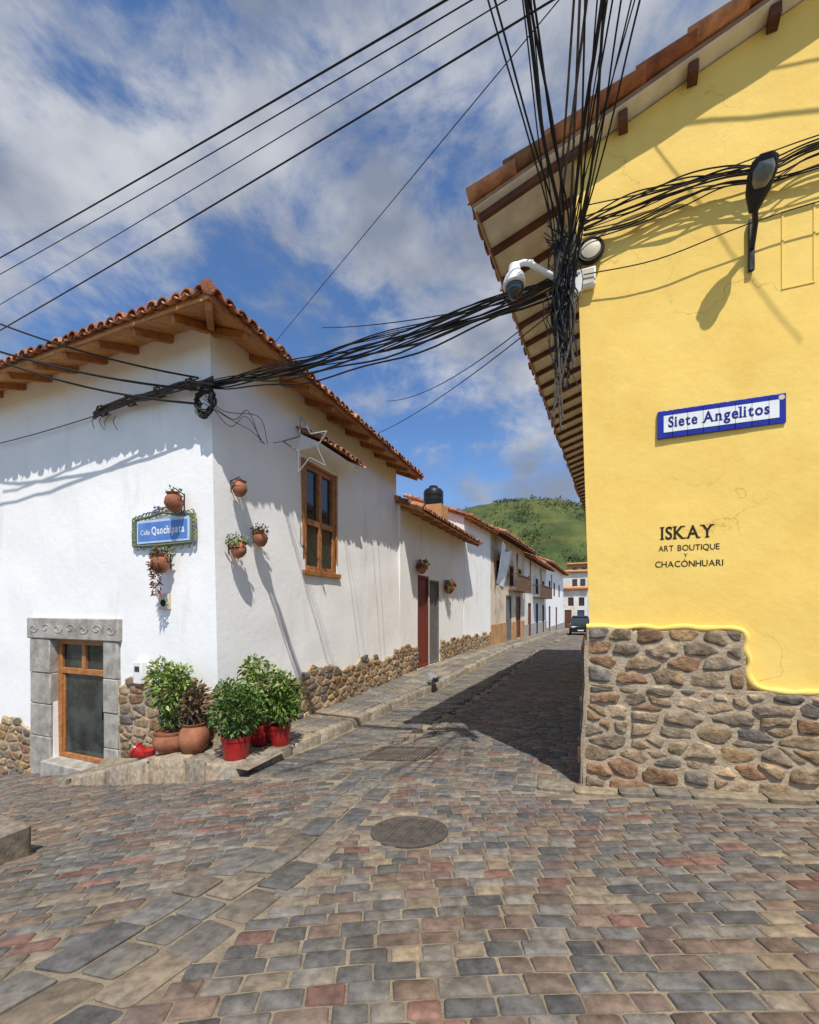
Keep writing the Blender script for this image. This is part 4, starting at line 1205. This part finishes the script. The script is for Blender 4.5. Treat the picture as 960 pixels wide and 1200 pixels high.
for k in range(8):
    w = [V((-.06 + U(-.11, .09), 4.06 + U(-.04, .04), z + U(-.06, .06))) for z in (3.25 + U(0, .8), 4.2, 4.6, 5.05)]
    hi = atT(640 + U(-25, 60), 100, 3.2)
    mb.tube(spline(w + ([hi, hi + (hi - w[-1]) * 1.2] if k < 3 else [])), U(.007, .012), 6)
tag(mb.build('conduit_bundle', m_gcable), 'brown weathered conduits running down inside the black cable tangle', 'conduit bundle')
mb = MB()
for k in range(13):
    j = U(-20, 20); w = [atS(x, y + j * g + U(-6, 6), 4.13 + U(-.03, .03)) for x, y, g in ((684, 268, .7), (740, 248, 1), (800, 224, .8), (850, 210, .7), (905, 203, .7), (960, 180, 1), (1100, 138, 1))]
    mb.tube(spline(w), U(.004, .008), 5)
for pts in ([(684, 322), (770, 304), (870, 265), (960, 236), (1050, 215)], [(690, 240), (800, 215), (960, 158), (1100, 120)]):
    mb.tube(spline([atS(x, y, 4.13) for x, y in pts]), .005, 5)
tag(mb.build('cable_bundle', m_cable), 'loose black cables fanning across the upper yellow wall behind the street lamp', 'cable bundle')

# ------------------------------------------------------------------ road furniture
mb = MB()
seg = 36; vs = []
for rr, dz in ((MHR, -.02), (MHR, .003), (MHR - .012, .006), (MHR - .035, .006), (MHR - .04, .000), (.0, .002)):
    for k in range(seg):
        a = 2 * math.pi * k / seg; x = MH.x + rr * math.cos(a); y = MH.y + rr * math.sin(a); vs.append(V((x, y, G(x, y) + dz)))
mb.add(vs, [(i * seg + k, i * seg + (k + 1) % seg, (i + 1) * seg + (k + 1) % seg, (i + 1) * seg + k) for i in range(5) for k in range(seg)])
for i in range(-7, 8):
    for j in range(-7, 8):
        x, y = MH.x + i * .034, MH.y + j * .034
        if math.hypot(i, j) * .034 < MHR - .06:
            z = G(x, y); mb.box((x - .011, y - .011, z - .01), (x + .011, y + .011, z + .005))
tag(mb.build('manhole_cover', m_rust), 'round dark iron manhole cover in the middle of the cobbled crossing', 'manhole cover')
t = thing('drain_grate', 'rectangular rusty drain grate sunk in the cobbles at the lane entrance', 'drain grate', ((GR[0] + GR[1]) / 2, (GR[2] + GR[3]) / 2, G(-2.1, 5) - .02))
def gp(x, y, dz=0): return V((x, y, G(x, y) + dz))
mb = MB()
cr = [(GR[0], GR[2]), (GR[1], GR[2]), (GR[1], GR[3]), (GR[0], GR[3])]
for k in range(4): mb.beam(gp(*cr[k], -.012), gp(*cr[(k + 1) % 4], -.012), .05, .04)
mb.build('frame', m_rust, t)
mb = MB()
for i in range(1, 16):
    x = GR[0] + (GR[1] - GR[0]) * i / 16; mb.beam(gp(x, GR[2], -.014), gp(x, GR[3], -.014), .018, .022)
for i in range(1, 4):
    y = GR[2] + (GR[3] - GR[2]) * i / 4; mb.beam(gp(GR[0], y, -.016), gp(GR[1], y, -.016), .018, .02)
mb.build('bars', m_rust, t)
# stone step at the left edge
mb = MB()
def blk(x0, x1, y0, y1, z0, z1):
    cs = [V((x0, y0, z1)), V((x1, y0, z1 + .01)), V((x1, y1, z1)), V((x0, y1, z1 - .01))]
    stone(mb, cs, z1 - z0, (.22, .19, .15), gap=.004, rc=.05, inset=.035, drop=.02)
q0 = atG(30, 1004); zg = q0.z
blk(q0.x - .75, q0.x, q0.y - .55, q0.y + .06, zg - .4, zg + .22); blk(q0.x - 1.4, q0.x - .75, q0.y - .55, q0.y + .08, zg - .5, zg + .18)
tag(mb.build('stone_step', m_sett, ang=50), 'worn grey stone step block at the left edge of the road', 'step')

# ------------------------------------------------------------------ pigeon
pp = atZ(510, 803, SWZ(-4, 10.5))
t = thing('pigeon', 'grey pigeon with spread wings on the lane sidewalk', 'pigeon', pp)
fwd = V((.80, .55, 0)).normalized(); sd = V((-fwd.y, fwd.x, 0)); UPV = V((0, 0, 1))
b0 = pp + V((0, 0, .13))
mb = MB()
def ringv(secs, seg=10):
    vs = []
    for f_, z_, r_, ry in secs:
        for k in range(seg):
            a = 2 * math.pi * k / seg; vs.append(b0 + fwd * f_ + UPV * (z_ + math.sin(a) * ry) + sd * (math.cos(a) * r_))
    n = len(secs)
    mb.add(vs, [(i * seg + k, i * seg + (k + 1) % seg, (i + 1) * seg + (k + 1) % seg, (i + 1) * seg + k) for i in range(n - 1) for k in range(seg)] + [tuple(range(seg)), tuple((n - 1) * seg + k for k in range(seg))], 0, (.16, .17, .20))
ringv([(-.22, .02, .05, .006), (-.12, .0, .045, .025), (-.06, -.01, .06, .05), (.02, 0, .07, .065), (.08, .02, .055, .06), (.115, .055, .034, .038), (.135, .085, .028, .03), (.155, .10, .026, .027), (.175, .10, .014, .014), (.20, .092, .004, .005)])
mb.build('body', m_feather, t)
for sg in (-1, 1):
    m = MB(); rows_ = []
    for i, (o, l, fo, zz_) in enumerate(((.05, .16, .06, .04), (.14, .17, .07, .10), (.23, .16, .04, .14), (.31, .13, -.01, .15), (.37, .05, -.06, .14))):
        a = b0 + fwd * fo + sd * sg * o + UPV * zz_; bq = a - fwd * l - UPV * .02
        rows_ += [a, a + UPV * .008 - fwd * .02, a * .5 + bq * .5, bq, bq - UPV * .004, a * .5 + bq * .5 - UPV * .008]
    fs = [(i * 6 + k, i * 6 + (k + 1) % 6, (i + 1) * 6 + (k + 1) % 6, (i + 1) * 6 + k) for i in range(4) for k in range(6)] + [tuple(range(6)), tuple(24 + k for k in range(6))]
    m.add(rows_, fs, 0, (.24, .25, .28)); m.build('wing', m_feather, t)
    m = MB(); m.tube([b0 + sd * sg * .03 + V((0, 0, -.04)), pp + sd * sg * .03 + fwd * .01 + V((0, 0, .01)), pp + sd * sg * .03 + fwd * .05 + V((0, 0, .005))], .006, 5, 0, (.4, .1, .08)); m.build('leg', m_feather, t)

# ------------------------------------------------------------------ parked car
cp = atT(680, 738, 38); cp.z = G(cp.x, cp.y)
t = thing('parked_car', 'dark parked car at the far end of the lane', 'car', cp)
def cv(x, y, z): return cp + V((x, y, z))
def xloft(m, prof, w0f, mi=0):
    n = len(prof); vs = [cv(-w0f(z), y, z) for y, z in prof] + [cv(w0f(z), y, z) for y, z in prof]
    m.add(vs, [tuple(range(n)), tuple(range(2 * n - 1, n - 1, -1))] + [(i, (i + 1) % n, n + (i + 1) % n, n + i) for i in range(n)], mi)
mb = MB()
xloft(mb, [(-2.05, .28), (-2.12, .45), (-2.08, .76), (-1.85, .92), (-1.0, 1.02), (1.3, 1.04), (2.0, .98), (2.1, .74), (2.1, .35), (2.0, .25)], lambda z: .90 if z < .85 else .84)
body = mb.build('body', m_carpaint, t, bevel=.04)
mb = MB(); xloft(mb, [(-1.05, 1.01), (-.45, 1.58), (1.25, 1.60), (1.75, 1.03)], lambda z: .83 if z < 1.1 else .68); mb.build('windows', m_glass, t)
mb = MB(); xloft(mb, [(-.55, 1.575), (-.40, 1.66), (1.15, 1.68), (1.32, 1.595)], lambda z: .70 if z < 1.6 else .62); mb.build('roof_panel', m_carpaint, t)
for sx in (-1, 1):
    for y in (-1.3, 1.3):
        m = MB(); m.lathe([(.20, -.1), (.31, -.1), (.325, -.06), (.325, .06), (.31, .1), (.20, .1)], cv(sx * .82, y, .325), 20, ax=V((1, 0, 0))); w_ = m.build('wheel', m_rubber, t)
        m = MB(); m.lathe([(.20, -.08), (.19, .08), (.06, .105)], cv(sx * .82, y, .325), 16, ax=V((sx, 0, 0))); m.build('rim', m_rim, w_)
    m = MB(); m.ell(cv(sx * .64, -2.07, .72), .16, .06, .08, 10, 6); m.build('headlight', m_lightg, t)
    m = MB(); m.ell(cv(sx * .97, -.75, 1.07), .09, .05, .07, 8, 5); m.build('mirror', m_carpaint, t)
mb = MB(); mb.box(cv(-.74, -2.16, .36), cv(.74, -2.06, .50)); mb.build('bumper', m_tank, t, bevel=.02)
mb = MB(); mb.box(cv(-.24, -2.18, .40), cv(.24, -2.163, .50)); mb.build('number_plate', m_plastic, t)

# ------------------------------------------------------------------ hill
def hz(x, y):
    g = lambda cx_, cy_, a, b, h: h * math.exp(-((x - cx_) / a) ** 2 - ((y - cy_) / b) ** 2)
    z = .58 * (g(-56, 490, 110, 120, 112) + g(20, 580, 130, 130, 140) + g(-190, 500, 120, 130, 150) + g(190, 560, 160, 150, 100))
    z += 6 * noise.noise(V((x * .012, y * .012, 0))) + 3 * noise.noise(V((x * .04, y * .04, 3)))
    return z - 6
mb = MB(); nx, ny = 100, 70
vs = [V((-500 + 1000 * i / nx, 180 + 700 * j / ny, 0)) for j in range(ny + 1) for i in range(nx + 1)]
vs = [V((p.x, p.y, hz(p.x, p.y))) for p in vs]
mb.add(vs, [(j * (nx + 1) + i, j * (nx + 1) + i + 1, (j + 1) * (nx + 1) + i + 1, (j + 1) * (nx + 1) + i) for j in range(ny) for i in range(nx)])
struct(mb.build('hill', m_hill, ang=180, loc=(0, 470, -6)), 'green wooded hill with bare brown patches rising behind the street', 'hill')
mb = MB()
for k in range(3000):
    x = U(-220, 60); y = U(300, 600)
    if noise.noise(V((x * .015, y * .015, 9))) < -.05 + U(-.12, .12): continue
    z = hz(x, y); r_ = U(1.0, 3.0)
    leaves(mb, (x, y, z + r_ * .5), (r_ * 1.2, r_ * 1.2, r_ * .8), 14, r_ * .7, [(.045, .075, .022), (.065, .095, .028), (.035, .06, .018)], .8)
o = mb.build('hill_trees', m_leaf); o['kind'] = 'stuff'; o['label'] = 'scattered dark green trees and scrub covering the hill'; o['category'] = 'trees'

# ------------------------------------------------------------------ camera, sun, sky
cam = bpy.data.cameras.new('camera'); co = bpy.data.objects.new('camera', cam); C.objects.link(co)
co.location = EYE; co.rotation_euler = (math.pi / 2, 0, TH)
cam.sensor_width = 36; cam.lens = F / 1200 * 36; cam.shift_y = 112 / 1200
cam.clip_start = .05; cam.clip_end = 6000
SC.camera = co
S = V((.72, -1.12, 2.30)).normalized()
sl = bpy.data.lights.new('sun', 'SUN'); sl.energy = 5.0; sl.angle = math.radians(.5); sl.color = (1, .95, .87)
so = bpy.data.objects.new('sun', sl); C.objects.link(so); so.rotation_euler = S.to_track_quat('Z', 'Y').to_euler(); so.location = (5, -8, 20)
w = bpy.data.worlds.new('World'); SC.world = w; w.use_nodes = True
nt = w.node_tree; N = nt.nodes; L = nt.links
bg = N['Background']; bg.inputs['Strength'].default_value = .15
sk = N.new('ShaderNodeTexSky'); sk.sky_type = 'NISHITA'; sk.sun_disc = False
sk.sun_elevation = math.asin(S.z); sk.sun_rotation = math.atan2(S.x, S.y); sk.altitude = 1500
tint = N.new('ShaderNodeMix'); tint.data_type = 'RGBA'; tint.blend_type = 'MULTIPLY'; tint.inputs[0].default_value = 1; tint.inputs[7].default_value = (.74, .97, 1.2, 1)
L.new(sk.outputs[0], tint.inputs[6])
tc = N.new('ShaderNodeTexCoord'); sx = N.new('ShaderNodeSeparateXYZ'); L.new(tc.outputs['Generated'], sx.inputs[0])
mpc = N.new('ShaderNodeMapping'); mpc.inputs['Scale'].default_value = (1, 1, 1.7); mpc.inputs['Location'].default_value = (.35, .1, .2)
L.new(tc.outputs['Generated'], mpc.inputs[0])
n1 = N.new('ShaderNodeTexNoise'); n1.inputs['Scale'].default_value = 4.0; n1.inputs['Detail'].default_value = 11; n1.inputs['Roughness'].default_value = .62; n1.inputs['Distortion'].default_value = .25
L.new(mpc.outputs[0], n1.inputs['Vector'])
lift = N.new('ShaderNodeMapRange'); lift.inputs[1].default_value = .22; lift.inputs[2].default_value = .62; lift.inputs[3].default_value = -.07; lift.inputs[4].default_value = .075
L.new(sx.outputs[2], lift.inputs[0])
ad_ = N.new('ShaderNodeMath'); ad_.operation = 'ADD'; L.new(n1.outputs['Fac'], ad_.inputs[0]); L.new(lift.outputs[0], ad_.inputs[1])
mr = N.new('ShaderNodeMapRange'); mr.inputs[1].default_value = .41; mr.inputs[2].default_value = .64; mr.interpolation_type = 'SMOOTHSTEP'; mr.inputs[4].default_value = .92
L.new(ad_.outputs[0], mr.inputs[0])
n2 = N.new('ShaderNodeTexNoise'); n2.inputs['Scale'].default_value = 4.0; n2.inputs['Detail'].default_value = 9
mp2 = N.new('ShaderNodeMapping'); mp2.inputs['Location'].default_value = (3.1, 1.7, .3); mp2.inputs['Scale'].default_value = (1, 1, 1.7)
L.new(tc.outputs['Generated'], mp2.inputs[0]); L.new(mp2.outputs[0], n2.inputs['Vector'])
cr_ = N.new('ShaderNodeValToRGB'); cr_.color_ramp.elements[0].position = .36; cr_.color_ramp.elements[1].position = .68
cr_.color_ramp.elements[0].color = (.29, .33, .42, 1); cr_.color_ramp.elements[1].color = (.76, .775, .81, 1)
L.new(n2.outputs['Fac'], cr_.inputs[0])
gain = N.new('ShaderNodeMix'); gain.data_type = 'RGBA'; gain.blend_type = 'MULTIPLY'; gain.inputs[0].default_value = 1; gain.inputs[7].default_value = (6.1, 6.1, 6.1, 1)
L.new(cr_.outputs[0], gain.inputs[6])
mx = N.new('ShaderNodeMix'); mx.data_type = 'RGBA'
L.new(mr.outputs[0], mx.inputs[0]); L.new(tint.outputs[2], mx.inputs[6]); L.new(gain.outputs[2], mx.inputs[7])
L.new(mx.outputs[2], bg.inputs['Color'])
SC.view_settings.view_transform = 'Standard'; SC.view_settings.look = 'None'; SC.view_settings.exposure = 0
